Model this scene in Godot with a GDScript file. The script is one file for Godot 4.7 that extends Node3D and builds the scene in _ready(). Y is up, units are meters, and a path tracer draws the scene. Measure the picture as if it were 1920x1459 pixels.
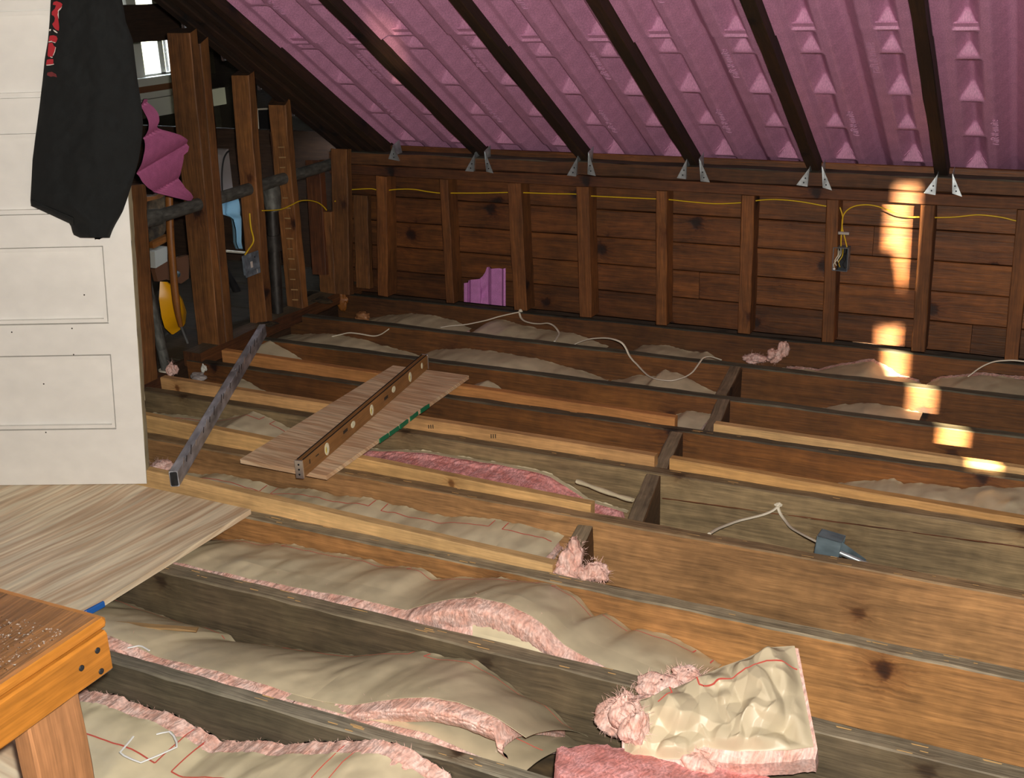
extends Node3D
# Attic under renovation. x runs along the floor joists, z across them towards the viewer, y up; y = 0 is the top of the joists.

const FL := 2182.9135
const CP := Vector3(3.3771, 1.6758, 5.1886)
const TH := 0.5707            # roof pitch
const ZJ := [0.0, 0.422, 0.835, 1.225, 1.617, 2.035, 2.448, 2.839, 3.280, 3.70, 4.11, 4.52]
const WJ := [0.035, 0.05, 0.05, 0.045, 0.05, 0.05, 0.05, 0.055, 0.045, 0.05, 0.05, 0.05]
const XS := [0.0, 0.387, 0.775, 1.161, 1.563, 1.966, 2.361, 2.756, 3.146, 3.55, 3.95, 4.35]
const XR := [0.0, 0.571, 1.145, 1.692, 2.25, 2.791, 3.35, 3.91, 4.47, 5.03, 5.59, 6.15]
const DEEP := 0.088           # foam sheets lie this far above the rafters' lower edges
var R: Vector3
var U: Vector3
var F: Vector3
var M := {}
var taken := {}
var noise := FastNoiseLite.new()
var rng := RandomNumberGenerator.new()

# ---------------------------------------------------------------- measuring helpers
func ray(px, py) -> Vector3:
	return F + R * ((px - 960.0) / FL) - U * ((py - 729.5) / FL)
func onx(px, py, x) -> Vector3:
	var v := ray(px, py)
	return CP + v * ((x - CP.x) / v.x)
func ony(px, py, y) -> Vector3:
	var v := ray(px, py)
	return CP + v * ((y - CP.y) / v.y)
func onz(px, py, z) -> Vector3:
	var v := ray(px, py)
	return CP + v * ((z - CP.z) / v.z)
func onplane(px, py, p: Vector3, n: Vector3) -> Vector3:
	var v := ray(px, py)
	return CP + v * ((p - CP).dot(n) / v.dot(n))
func roof(x: float, s: float, dd := 0.0) -> Vector3:      # s metres up the slope from the plate, dd above the rafters' lower edge
	return Vector3(x, 0.788, -0.03) + Vector3(0, sin(TH), cos(TH)) * s + Vector3(0, cos(TH), -sin(TH)) * dd
func srgb(r, g, b) -> Color:
	return Color(r / 255.0, g / 255.0, b / 255.0)
func lin(r, g, b) -> Color:
	return srgb(r, g, b).srgb_to_linear()

# ---------------------------------------------------------------- object helpers
func numbered(called: String) -> String:
	taken[called] = taken.get(called, 0) + 1
	return called if taken[called] == 1 else "%s_%03d" % [called, taken[called] - 1]
func tag(o: Node3D, label: String, category := "", group := "", kind := "") -> Node3D:
	o.set_meta("label", label)
	if category: o.set_meta("category", category)
	if group: o.set_meta("group", group)
	if kind: o.set_meta("kind", kind)
	return o
func thing(called: String, label: String, category: String, at: Vector3, group := "", kind := "") -> Node3D:
	var o := Node3D.new()
	o.name = numbered(called)
	add_child(o)
	o.position = at
	return tag(o, label, category, group, kind)
func put(called: String, mesh: Mesh, mat: Material, parent: Node3D, world := Transform3D()) -> MeshInstance3D:
	var o := MeshInstance3D.new()
	o.name = numbered(called) if parent == self else called
	o.mesh = mesh
	o.material_override = mat
	o.cast_shadow = GeometryInstance3D.SHADOW_CASTING_SETTING_ON
	parent.add_child(o, true)
	o.transform = absolute(parent).affine_inverse() * world
	return o
func absolute(n: Node3D) -> Transform3D:
	var t := Transform3D()
	var k: Node = n
	while k != self and k is Node3D:
		t = (k as Node3D).transform * t
		k = k.get_parent()
	return t
func centred(points: Array) -> Vector3:
	var s := Vector3.ZERO
	for p in points: s += p
	return s / points.size()

# ---------------------------------------------------------------- mesh helpers
func mesh_of(v: PackedVector3Array, n: PackedVector3Array, uv: PackedVector2Array, c: PackedColorArray, idx: PackedInt32Array) -> ArrayMesh:
	var a := []
	a.resize(Mesh.ARRAY_MAX)
	a[Mesh.ARRAY_VERTEX] = v
	a[Mesh.ARRAY_NORMAL] = n
	a[Mesh.ARRAY_TEX_UV] = uv
	if c.size() == v.size(): a[Mesh.ARRAY_COLOR] = c
	a[Mesh.ARRAY_INDEX] = idx
	var m := ArrayMesh.new()
	m.add_surface_from_arrays(Mesh.PRIMITIVE_TRIANGLES, a)
	return m
# a length of timber: x along it from 0 to length, y and z across; worn edges, slight wander, colours per face
func lumber(length: float, h: float, w: float, o := {}) -> ArrayMesh:
	var n: int = o.get("n", maxi(2, int(length / 0.12)))
	var ch: float = minf(o.get("ch", 0.003), minf(h, w) * 0.28)
	var rough: float = o.get("rough", 0.0015)
	var sd: float = o.get("seed", rng.randf() * 100.0)
	var side: Color = o.get("side", Color.WHITE)
	var top: Color = o.get("top", side)
	var low: Color = o.get("low", side)
	var vary: float = o.get("vary", 0.12)
	var gr: Vector2 = o.get("grad", Vector2.ONE)      # tone factors at the start and further along, blended between
	var cut: float = o.get("cut", 0.0)      # the far end is cut on a slant by this much between the lower and the upper face
	var cutz: float = o.get("cutz", 0.0)    # and by this much between the -z and the +z face
	var y := h / 2
	var z := w / 2
	var prof := [Vector2(y, -z + ch), Vector2(y, z - ch), Vector2(y - ch, z), Vector2(-y + ch, z), Vector2(-y, z - ch), Vector2(-y, -z + ch), Vector2(-y + ch, -z), Vector2(y - ch, -z)]
	var face_c := [top, top, side, side, low, low, side, side]
	var v := PackedVector3Array()
	var nn := PackedVector3Array()
	var uv := PackedVector2Array()
	var c := PackedColorArray()
	var idx := PackedInt32Array()
	var pts := []
	for i in n + 1:
		var ringp := []
		for k in 8:
			var d := Vector2(noise.get_noise_3d(i * 37.0 + sd * 91.0, k * 53.0, sd * 17.0), noise.get_noise_3d(i * 37.0 + sd * 91.0, k * 53.0 + 400.0, sd * 17.0)) * rough * 2.0
			var q: Vector2 = prof[k] + d
			var xx := length * i / n
			if i == n: xx += cut * (q.x / h) + cutz * (q.y / w)
			ringp.append(Vector3(xx, q.x, q.y))
		pts.append(ringp)
	var per := 0.0
	for k in 8:
		var k2 := (k + 1) % 8
		var pd: Vector2 = prof[k2] - prof[k]
		var wd := pd.length()
		var nv := Vector3(0, pd.y, -pd.x).normalized()
		if nv.dot(Vector3(0, prof[k].x + prof[k2].x, prof[k].y + prof[k2].y)) < 0: nv = -nv
		var b := v.size()
		for i in n + 1:
			for e in 2:
				v.append(pts[i][k if e == 0 else k2])
				nn.append(nv)
				uv.append(Vector2(length * i / n / 1.1 + sd * 0.37, (per + wd * e) / 0.42 + sd * 0.71))
				var t: float = 1.0 + vary * (noise.get_noise_3d(length * i / n * 90.0 + sd * 50.0, k / 2 * 77.0, 9.0) * 2.0)
				var cc: Color = face_c[k]
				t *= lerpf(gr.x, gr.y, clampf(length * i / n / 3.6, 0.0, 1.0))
				c.append(Color(cc.r * t, cc.g * t, cc.b * t))
		for i in n:
			var q := b + i * 2
			idx.append_array([q, q + 2, q + 1, q + 1, q + 2, q + 3])
		per += wd
	for e in 2:
		var ringp: Array = pts[0] if e == 0 else pts[n]
		var b := v.size()
		for k in 8:
			v.append(ringp[k])
			nn.append(Vector3(-1 if e == 0 else 1, 0, 0))
			uv.append(Vector2(ringp[k].y / 0.4 + sd, ringp[k].z / 0.4))
			c.append(o.get("end", side))
		for k in range(1, 7):
			idx.append_array([b, b + k, b + k + 1] if e == 0 else [b, b + k + 1, b + k])
	return mesh_of(v, nn, uv, c, idx)
# place timber so that its axis runs from a to b with the given up
func axes(a: Vector3, b: Vector3, up := Vector3.UP) -> Transform3D:
	var x := (b - a).normalized()
	var z := x.cross(up).normalized()
	return Transform3D(Basis(x, z.cross(x), z), a)
func beam(called: String, parent: Node3D, a: Vector3, b: Vector3, h: float, w: float, mat: Material, o := {}, up := Vector3.UP) -> MeshInstance3D:
	return put(called, lumber(a.distance_to(b), h, w, o), mat, parent, axes(a, b, up))
# a single timber that is a top-level thing
func timber(called: String, label: String, category: String, group: String, a: Vector3, b: Vector3, h: float, w: float, mat: Material, o := {}, up := Vector3.UP) -> MeshInstance3D:
	var m := beam(called, self, a, b, h, w, mat, o, up)
	tag(m, label, category, group)
	return m
# a grid of points f(u, v) with smooth normals; thick > 0 closes it into a sheet of that thickness behind its normals
func sheet(nu: int, nv: int, f: Callable, thick := 0.0, uvs := Vector2.ONE, col = null, flip := false, tdir = null) -> ArrayMesh:
	var p := PackedVector3Array()
	var uv := PackedVector2Array()
	var c := PackedColorArray()
	for i in nu + 1:
		for j in nv + 1:
			var a := float(i) / nu
			var b := float(j) / nv
			p.append(f.call(a, b))
			uv.append(Vector2(a * uvs.x, b * uvs.y))
			if col != null: c.append(col.call(a, b))
	var nn := PackedVector3Array()
	nn.resize(p.size())
	var w := nv + 1
	for i in nu + 1:
		for j in nv + 1:
			var du := p[mini(i + 1, nu) * w + j] - p[maxi(i - 1, 0) * w + j]
			var dv := p[i * w + mini(j + 1, nv)] - p[i * w + maxi(j - 1, 0)]
			var q := du.cross(dv).normalized()
			nn[i * w + j] = -q if flip else q
	var idx := PackedInt32Array()
	for i in nu:
		for j in nv:
			var a := i * w + j
			if flip: idx.append_array([a, a + w, a + 1, a + 1, a + w, a + w + 1])
			else: idx.append_array([a, a + 1, a + w, a + 1, a + w + 1, a + w])
	if thick > 0.0:
		var n0 := p.size()
		for k in n0:
			p.append(p[k] + tdir * thick if tdir != null else p[k] - nn[k] * thick)
			nn.append(-nn[k])
			uv.append(uv[k])
			if c.size() > 0: c.append(c[k])
		var m := idx.size()
		for k in range(0, m, 3): idx.append_array([idx[k] + n0, idx[k + 2] + n0, idx[k + 1] + n0])
		var rim := []
		for j in nv: rim.append([j, j + 1])
		for i in nu: rim.append([i * w + nv, (i + 1) * w + nv])
		for j in range(nv, 0, -1): rim.append([nu * w + j, nu * w + j - 1])
		for i in range(nu, 0, -1): rim.append([i * w, (i - 1) * w])
		for e in rim:
			var b := p.size()
			var q0 := p[e[0]]
			var q1 := p[e[1]]
			var q2 := p[e[0] + n0]
			var nm := (q1 - q0).cross(q2 - q0).normalized()
			if nm.dot(q0 - p[(nu / 2) * w + nv / 2]) < 0: nm = -nm
			for q in [q0, q1, q2, p[e[1] + n0]]:
				p.append(q)
				nn.append(nm)
			for k in [e[0], e[1], e[0], e[1]]:
				uv.append(uv[k])
				if c.size() > 0: c.append(c[k])
			idx.append_array([b, b + 1, b + 2, b + 1, b + 3, b + 2])
	return mesh_of(p, nn, uv, c, idx)
func smooth_path(points: Array, per := 6) -> PackedVector3Array:
	var out := PackedVector3Array()
	var n := points.size()
	for i in n - 1:
		for k in per:
			out.append((points[i] as Vector3).cubic_interpolate(points[i + 1], points[maxi(i - 1, 0)], points[mini(i + 2, n - 1)], float(k) / per))
	out.append(points[n - 1])
	return out
# a swept tube (ry < r flattens it); radii may be a callable of the fraction along it
func tube(path: PackedVector3Array, r: float, sides := 8, ry := -1.0, radius = null, up0 := Vector3.UP) -> ArrayMesh:
	if ry < 0: ry = r
	var v := PackedVector3Array()
	var nn := PackedVector3Array()
	var uv := PackedVector2Array()
	var idx := PackedInt32Array()
	var n := path.size()
	var run := 0.0
	var up := up0
	for i in n:
		var d := (path[mini(i + 1, n - 1)] - path[maxi(i - 1, 0)]).normalized()
		var s := d.cross(up)
		if s.length() < 0.05: s = d.cross(Vector3(0.3, 0.2, 1))
		s = s.normalized()
		var q := s.cross(d).normalized()
		up = q
		if i > 0: run += path[i].distance_to(path[i - 1])
		var k: float = radius.call(float(i) / (n - 1)) if radius != null else 1.0
		for j in sides + 1:
			var a := TAU * j / sides
			v.append(path[i] + s * cos(a) * r * k + q * sin(a) * ry * k)
			nn.append((s * cos(a) / r + q * sin(a) / ry).normalized())
			uv.append(Vector2(run * 2.0, float(j) / sides))
	var w := sides + 1
	for i in n - 1:
		for j in sides:
			var a := i * w + j
			idx.append_array([a, a + 1, a + w, a + 1, a + w + 1, a + w])
	for e in 2:
		var b := v.size()
		var o := 0 if e == 0 else (n - 1) * w
		var nm := (path[0] - path[1]).normalized() if e == 0 else (path[n - 1] - path[n - 2]).normalized()
		for j in sides:
			v.append(v[o + j])
			nn.append(nm)
			uv.append(Vector2.ZERO)
		for j in range(1, sides - 1):
			idx.append_array([b, b + j + 1, b + j] if e == 0 else [b, b + j, b + j + 1])
	return mesh_of(v, nn, uv, PackedColorArray(), idx)
# a flat outline (points on a plane, any order of turn) given a thickness along n
func slab(points: Array, n: Vector3, thick: float) -> ArrayMesh:
	var x : Vector3 = ((points[1] as Vector3) - points[0]).normalized()
	var z := n.normalized()
	var y := z.cross(x).normalized()
	var flat := PackedVector2Array()
	for p in points: flat.append(Vector2(((p as Vector3) - points[0]).dot(x), ((p as Vector3) - points[0]).dot(y)))
	var tri := Geometry2D.triangulate_polygon(flat)
	var st := SurfaceTool.new()
	st.begin(Mesh.PRIMITIVE_TRIANGLES)
	st.set_smooth_group(-1)
	var add := func(a: Vector3, b: Vector3, c: Vector3, out: Vector3):
		var order := [a, b, c] if (b - a).cross(c - a).dot(out) < 0 else [a, c, b]
		for q in order:
			st.set_uv(Vector2((q - points[0]).dot(x), (q - points[0]).dot(y)) * 2.0)
			st.add_vertex(q)
	var back := z * thick
	for k in range(0, tri.size(), 3):
		add.call(points[tri[k]], points[tri[k + 1]], points[tri[k + 2]], z)
		add.call(points[tri[k]] - back, points[tri[k + 1]] - back, points[tri[k + 2]] - back, -z)
	var mid := centred(points)
	for k in points.size():
		var a: Vector3 = points[k]
		var b: Vector3 = points[(k + 1) % points.size()]
		var out := (b - a).cross(z)
		if Geometry2D.is_polygon_clockwise(flat): out = -out
		add.call(a, b, b - back, out)
		add.call(a, b - back, a - back, out)
	st.generate_normals()
	return st.commit()
# a lump: a sphere pushed about by noise
func lump(r: Vector3, amp: float, sd: float, freq := 60.0, nu := 28, nv := 20) -> ArrayMesh:
	return sheet(nu, nv, func(a, b):
		var d := Vector3(cos(TAU * a) * sin(PI * b), cos(PI * b), sin(TAU * a) * sin(PI * b))
		var k: float = 1.0 + amp * noise.get_noise_3d(d.x * freq + sd * 100.0, d.y * freq, d.z * freq) * 2.0 + amp * 0.2 * noise.get_noise_3d(d.x * freq * 6 + sd * 100.0, d.y * freq * 6, d.z * freq * 6)
		return d * r * k, 0.0, Vector2(1, 1))
# a four-cornered patch that faces n
func patch(st: SurfaceTool, q: Array, n: Vector3):
	var turned: bool = ((q[1] - q[0]) as Vector3).cross(q[2] - q[0]).dot(n) > 0
	for k in ([0, 2, 1, 0, 3, 2] if turned else [0, 1, 2, 0, 2, 3]):
		st.set_normal(n)
		st.add_vertex(q[k])
# loose glass fibres standing off a surface; spots are pairs of a point and an outward direction
func fuzz(parent: Node3D, spots: Array, reach: float, mat: Material):
	var st := SurfaceTool.new()
	st.begin(Mesh.PRIMITIVE_TRIANGLES)
	for q in spots:
		var d: Vector3 = (q[1] + Vector3(rng.randf_range(-1, 1), rng.randf_range(-0.6, 1), rng.randf_range(-1, 1)) * 0.9).normalized()
		var side: Vector3 = d.cross(Vector3(rng.randf_range(-1, 1), 1, rng.randf_range(-1, 1))).normalized() * 0.0005
		var l := reach * rng.randf_range(0.3, 1.0)
		var bend := Vector3(rng.randf_range(-1, 1), rng.randf_range(-1, 0.4), rng.randf_range(-1, 1)) * l * 0.4
		patch(st, [q[0] - side, q[0] + side, q[0] + d * l * 0.6 + bend * 0.4 + side * 0.8, q[0] + d * l * 0.6 + bend * 0.4 - side * 0.8], Vector3(0, 0.7, 0.7))
		patch(st, [q[0] + d * l * 0.6 + bend * 0.4 - side * 0.8, q[0] + d * l * 0.6 + bend * 0.4 + side * 0.8, q[0] + d * l + bend + side * 0.2, q[0] + d * l + bend - side * 0.2], Vector3(0, 0.7, 0.7))
	var o := put("loose_fibres", st.commit(), mat, parent, absolute(parent))
	o.set_meta("kind", "stuff")
func round_spots(at: Vector3, r: Vector3, n: int) -> Array:
	var out := []
	for k in n:
		var d := Vector3(rng.randfn(), rng.randfn(), rng.randfn()).normalized()
		out.append([at + d * r * 0.97, d])
	return out
# height along a list of points sorted by x
func along(list: Array, x: float) -> float:
	if x <= list[0].x: return list[0].y
	for k in list.size() - 1:
		if x <= list[k + 1].x:
			var t: float = (x - list[k].x) / maxf(1e-5, list[k + 1].x - list[k].x)
			return lerpf(list[k].y, list[k + 1].y, t)
	return list[-1].y
func traced(px: Array, z: float) -> Array:
	var out := []
	for q in px:
		var p := onz(q[0], q[1], z)
		out.append(Vector2(p.x, p.y))
	out.sort_custom(func(a, b): return a.x < b.x)
	return out
func tri(t: float) -> float:
	return absf(t - floorf(t) - 0.5) * 2.0
func ridge(x: float, z: float, sd: float) -> float:     # soft folds across a strip of paper with a few sharp creases, 0..1
	var w := noise.get_noise_3d(x * 260.0, z * 200.0, sd) * 1.3
	var a := noise.get_noise_3d(x * 420.0, z * 110.0, sd + 31.0) * 1.3
	var b := tri(x * 5.3 + z * 1.9 + w + sd) * 0.42 + tri(x * 8.9 - z * 3.1 - w * 1.4 + sd * 0.3) * 0.2
	var k := clampf(0.5 + noise.get_noise_3d(x * 200.0, z * 60.0, sd + 90.0) * 2.0, 0.0, 1.0)
	return 0.35 + a + (b - 0.3) * k
func crumple(x: float, z: float) -> float:              # flat facets between sharp straight creases
	var w := noise.get_noise_2d(x * 420.0, z * 420.0) * 0.7
	var t := 0.0
	for q in [[1.0, 0.35, 0.21, 0.026], [-0.5, 0.9, 0.16, 0.017], [0.9, -0.6, 0.105, 0.016], [0.2, 1.0, 0.085, 0.012], [1.0, 0.1, 0.06, 0.008]]:
		t += tri((x * q[0] + z * q[1]) / q[2] + w + q[3] * 100.0) * q[3]
	return t
func smooth_up(t: float) -> float:
	return smoothstep(0.0, 1.0, t)

# ---------------------------------------------------------------- textures and materials
func picture(w: int, h: int, f: Callable) -> Image:
	var d := PackedByteArray()
	d.resize(w * h * 3)
	var k := 0
	for y in h:
		for x in w:
			var c: Color = f.call(float(x) / w, float(y) / h)
			d[k] = clampi(int(c.r * 255.0), 0, 255)
			d[k + 1] = clampi(int(c.g * 255.0), 0, 255)
			d[k + 2] = clampi(int(c.b * 255.0), 0, 255)
			k += 3
	var im := Image.create_from_data(w, h, false, Image.FORMAT_RGB8, d)
	return im
func tex(im: Image) -> ImageTexture:
	im.generate_mipmaps()
	return ImageTexture.create_from_image(im)
func round_noise(u: float, r: float, y: float, z: float) -> float:   # tiles in u
	return noise.get_noise_3d(cos(TAU * u) * r, sin(TAU * u) * r + z, y)
func wood_image(contrast: float, knots: Array, sd: float) -> Image:
	return picture(1024, 384, func(u, v):
		var k := 0.0
		var warp := 0.0
		for q in knots:
			var dx: float = wrapf(u - q.x + 0.5, 0.0, 1.0) - 0.5
			var dy: float = wrapf(v - q.y + 0.5, 0.0, 1.0) - 0.5
			var d: float = sqrt(dx * dx * 6.8 + dy * dy) / q.z
			if d < 6.0:
				d *= 1.0 + 0.5 * noise.get_noise_2d(u * 2600.0, v * 1100.0 + sd)
				warp += signf(dy) * exp(-d * d * 0.25) * 0.03
				k += exp(-pow(d, 4.0)) * 0.55 * q.w + exp(-d * d * 0.16) * 0.16 * q.w
		var a := round_noise(u, 22.0, (v + warp) * 700.0, sd)
		var b := round_noise(u, 70.0, (v + warp) * 3600.0, sd + 300.0)
		var c := round_noise(u, 150.0, (v + warp) * 9000.0, sd + 500.0)
		var big := round_noise(u, 45.0, v * 130.0, sd + 700.0)
		var blot := round_noise(u, 300.0, v * 700.0, sd + 1100.0)
		var l := 0.8 + contrast * (0.22 * a + 0.22 * b + 0.2 * c + 0.2 * big + 0.12 * blot)
		l *= 1.0 - minf(k, 0.8)
		var warm := 1.0 - minf(k, 0.6) * 0.35
		return Color(l, l * (0.98 + 0.02 * warm) * warm, l * warm * warm))
func normal_from(im: Image, k: float) -> ImageTexture:
	var g: Image = im.duplicate()
	g.clear_mipmaps()
	g.bump_map_to_normal_map(k)
	return tex(g)
func material(called: String, color: Color, rough := 0.8, t: Texture2D = null, nrm: Texture2D = null, nk := 1.0, vc := false, metal := 0.0) -> StandardMaterial3D:
	var m := StandardMaterial3D.new()
	m.resource_name = called
	m.albedo_color = color
	m.roughness = rough
	m.metallic = metal
	if t: m.albedo_texture = t
	if nrm:
		m.normal_enabled = true
		m.normal_texture = nrm
		m.normal_scale = nk
	m.vertex_color_use_as_albedo = vc
	m.cull_mode = BaseMaterial3D.CULL_DISABLED
	M[called] = m
	return m
func make_materials():
	noise.noise_type = FastNoiseLite.TYPE_SIMPLEX_SMOOTH
	noise.frequency = 0.01
	noise.seed = 7
	noise.fractal_type = FastNoiseLite.FRACTAL_FBM
	noise.fractal_octaves = 3
	var old := wood_image(0.62, [Vector4(0.13, 0.3, 0.05, 0.5), Vector4(0.62, 0.7, 0.06, 0.9)], 0.0)
	var on := normal_from(old, 4.0)
	material("old_wood", Color.WHITE, 0.72, tex(old), on, 0.7, true)
	var plank := wood_image(0.75, [Vector4(0.1, 0.25, 0.055, 0.8), Vector4(0.3, 0.7, 0.065, 0.85), Vector4(0.71, 0.4, 0.07, 0.9)], 900.0)
	material("plank_wood", Color.WHITE, 0.62, tex(plank), normal_from(plank, 4.0), 0.6, true)
	var new := wood_image(0.42, [Vector4(0.3, 0.5, 0.03, 0.6)], 1500.0)
	material("new_wood", Color.WHITE, 0.6, tex(new), normal_from(new, 2.0), 0.4, true)
	var ply := picture(1024, 512, func(u, v):
		var w := 0.05 * round_noise(u, 30.0, v * 260.0, 40.0)
		var fine := round_noise(u, 120.0, v * 5200.0, 90.0)
		var s := 0.8 * round_noise(u, 36.0, (v + w) * 3400.0, 250.0) + 0.6 * round_noise(u, 70.0, (v + w) * 8200.0, 450.0)
		var k := clampf(0.45 + 1.5 * s + 0.5 * round_noise(u, 30.0, v * 360.0, 600.0), 0.0, 1.0)
		var c := Color(0.88, 0.82, 0.71).lerp(Color(0.70, 0.55, 0.42), k * 0.62)
		return c * (1.0 + 0.14 * fine))
	var plyt := tex(ply)
	material("plywood", Color.WHITE, 0.62, plyt)
	material("plywood_board", srgb(252, 238, 226), 0.65, plyt)
	var kraft := picture(512, 512, func(u, v):
		var a := noise.get_noise_2d(u * 900.0, v * 900.0)
		var b := noise.get_noise_2d(u * 160.0 + 500.0, v * 160.0)
		return Color(0.785, 0.735, 0.615) * (1.0 + 0.09 * a + 0.12 * b))
	material("kraft", Color.WHITE, 0.42, tex(kraft))
	M.kraft.metallic_specular = 0.55
	material("kraft_loose", srgb(236, 234, 236), 0.45, M.kraft.albedo_texture)
	var wool := picture(512, 512, func(u, v):
		var w := noise.get_noise_2d(u * 500.0, v * 500.0 + 70.0) * 90.0
		var a := noise.get_noise_2d(u * 4200.0 + w, v * 1700.0 - w)
		var b := noise.get_noise_2d(u * 500.0 + 90.0, v * 560.0)
		var c := noise.get_noise_2d(u * 2200.0 + 990.0 - w, v * 900.0 + w * 2.0)
		var k := clampf(0.5 + b + 0.6 * c, 0.0, 1.0)
		return Color(0.86, 0.745, 0.71).lerp(Color(0.79, 0.60, 0.54), k) * (1.0 + 0.28 * a))
	material("wool", Color.WHITE, 1.0, tex(wool), normal_from(wool, 6.0), 1.0)
	material("wool_bright", srgb(255, 214, 224), 1.0, M.wool.albedo_texture, M.wool.normal_texture, 1.0)
	for q in [["kraft", 1.1], ["kraft_loose", 1.1], ["wool", 2.6], ["wool_bright", 2.6]]:
		M[q[0]].uv1_triplanar = true
		M[q[0]].uv1_world_triplanar = true
		M[q[0]].uv1_scale = Vector3.ONE * q[1]
	var foam := picture(256, 256, func(u, v):
		var a := noise.get_noise_2d(u * 4000.0, v * 4000.0)
		var b := noise.get_noise_2d(u * 300.0, v * 300.0 + 900.0)
		return Color(1, 1, 1) * (0.9 + 0.14 * a + 0.06 * b))
	var ft := tex(foam)
	material("foam", srgb(212, 150, 186), 0.5, ft)
	material("foam_text", srgb(220, 162, 198), 0.5, ft)
	material("foam_scrap", srgb(214, 140, 206), 0.5, ft)
	material("foam_deep", srgb(192, 106, 152), 0.55, ft)
	var galv := picture(256, 256, func(u, v):
		var a := noise.get_noise_2d(u * 900.0, v * 900.0)
		var b := noise.get_noise_2d(u * 260.0, v * 260.0 + 900.0)
		return Color(1, 1, 1) * (0.82 + 0.2 * a + 0.22 * b))
	var gt := tex(galv)
	material("galvanised", srgb(205, 215, 220), 0.38, gt, null, 1.0, false, 0.7)
	material("box_steel", srgb(142, 154, 166), 0.5, gt, null, 1.0, false, 0.35)
	material("box_blue", srgb(112, 130, 138), 0.5, gt, null, 1.0, false, 0.2)
	material("lead_pipe", srgb(112, 112, 106), 0.6, gt, null, 1.0, false, 0.3)
	material("iron", srgb(62, 58, 54), 0.5, gt, null, 1.0, false, 0.3)
	material("level_metal", srgb(196, 197, 204), 0.45, gt, null, 1.0, false, 0.1)
	material("silver", srgb(225, 225, 225), 0.3, null, null, 1.0, false, 0.9)
	material("dark", srgb(22, 20, 20), 0.7)
	material("dark_metal", srgb(48, 50, 54), 0.5, gt, null, 1.0, false, 0.4)
	var grime := picture(512, 512, func(u, v):
		var a := noise.get_noise_2d(u * 900.0, v * 900.0)
		var b := noise.get_noise_2d(u * 150.0 + 300.0, v * 150.0)
		return Color(0.30, 0.26, 0.20) * (1.0 + 0.5 * a + 0.7 * b))
	material("grime", Color.WHITE, 0.95, tex(grime))
	material("lath", srgb(190, 175, 150), 0.95, M.grime.albedo_texture)
	var paint := picture(256, 256, func(u, v):
		return Color(0.89, 0.882, 0.86) * (1.0 + 0.03 * noise.get_noise_2d(u * 200.0, v * 500.0) + 0.02 * noise.get_noise_2d(u * 2000.0, v * 1500.0)))
	material("door_paint", Color.WHITE, 0.42, tex(paint))
	material("door_edge", srgb(196, 184, 150), 0.7, M.new_wood.albedo_texture)
	var cloth := picture(256, 256, func(u, v):
		return Color(0.038, 0.05, 0.053) * (1.0 + 0.6 * noise.get_noise_2d(u * 3500.0, v * 3500.0) + 0.25 * noise.get_noise_2d(u * 200.0, v * 200.0)))
	material("black_cloth", Color.WHITE, 0.95, tex(cloth))
	material("red_print", srgb(158, 20, 34), 0.6)
	material("white_print", srgb(200, 190, 182), 0.6)
	material("dim_red_print", srgb(96, 24, 28), 0.8)
	material("varnish", srgb(198, 128, 50), 0.3, M.new_wood.albedo_texture)
	material("bench_top", srgb(150, 104, 62), 0.5, M.old_wood.albedo_texture, M.old_wood.normal_texture, 0.6)
	material("bench_leg", srgb(196, 138, 92), 0.5, M.new_wood.albedo_texture)
	material("yellow_cable", srgb(214, 176, 32), 0.45)
	material("white_cable", srgb(214, 206, 186), 0.5)
	material("white_plastic", srgb(222, 222, 220), 0.45)
	material("yellow_plastic", srgb(226, 160, 12), 0.35)
	material("red_line", srgb(178, 74, 62), 0.7)
	material("splinter", srgb(206, 164, 104), 0.7)
	material("green_paint", srgb(18, 110, 74), 0.6)
	material("blue_paint", srgb(18, 84, 160), 0.6)
	material("level_wood", srgb(176, 126, 72), 0.35, M.new_wood.albedo_texture)
	material("vial", srgb(226, 222, 190), 0.25)
	material("vial_yellow", srgb(214, 190, 60), 0.3)
	material("ink", srgb(50, 42, 36), 0.7)
	material("white_trim", srgb(196, 196, 186), 0.5)
	material("brown_trim", srgb(112, 74, 50), 0.6)
	material("case_grey", srgb(150, 142, 138), 0.5)
	material("blue_cloth", srgb(140, 184, 206), 0.8)
	material("mottled", srgb(150, 138, 126), 0.9, M.grime.albedo_texture)
	M.mottled.albedo_color = srgb(255, 245, 235)
	M.mottled.emission_enabled = false
	material("plaster_wall", srgb(120, 108, 92), 0.9)
	material("orange_wood", srgb(168, 104, 44), 0.5, M.new_wood.albedo_texture)
	var dimmer := material("sun_dimmer", Color(0.95, 0.93, 0.9, 0.8), 0.1)  # pale film that dims the sun in the added opening
	dimmer.transparency = BaseMaterial3D.TRANSPARENCY_ALPHA
	var pane := material("pane", Color(0.9, 0.95, 1.0, 0.08), 0.02)
	pane.transparency = BaseMaterial3D.TRANSPARENCY_ALPHA

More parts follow.
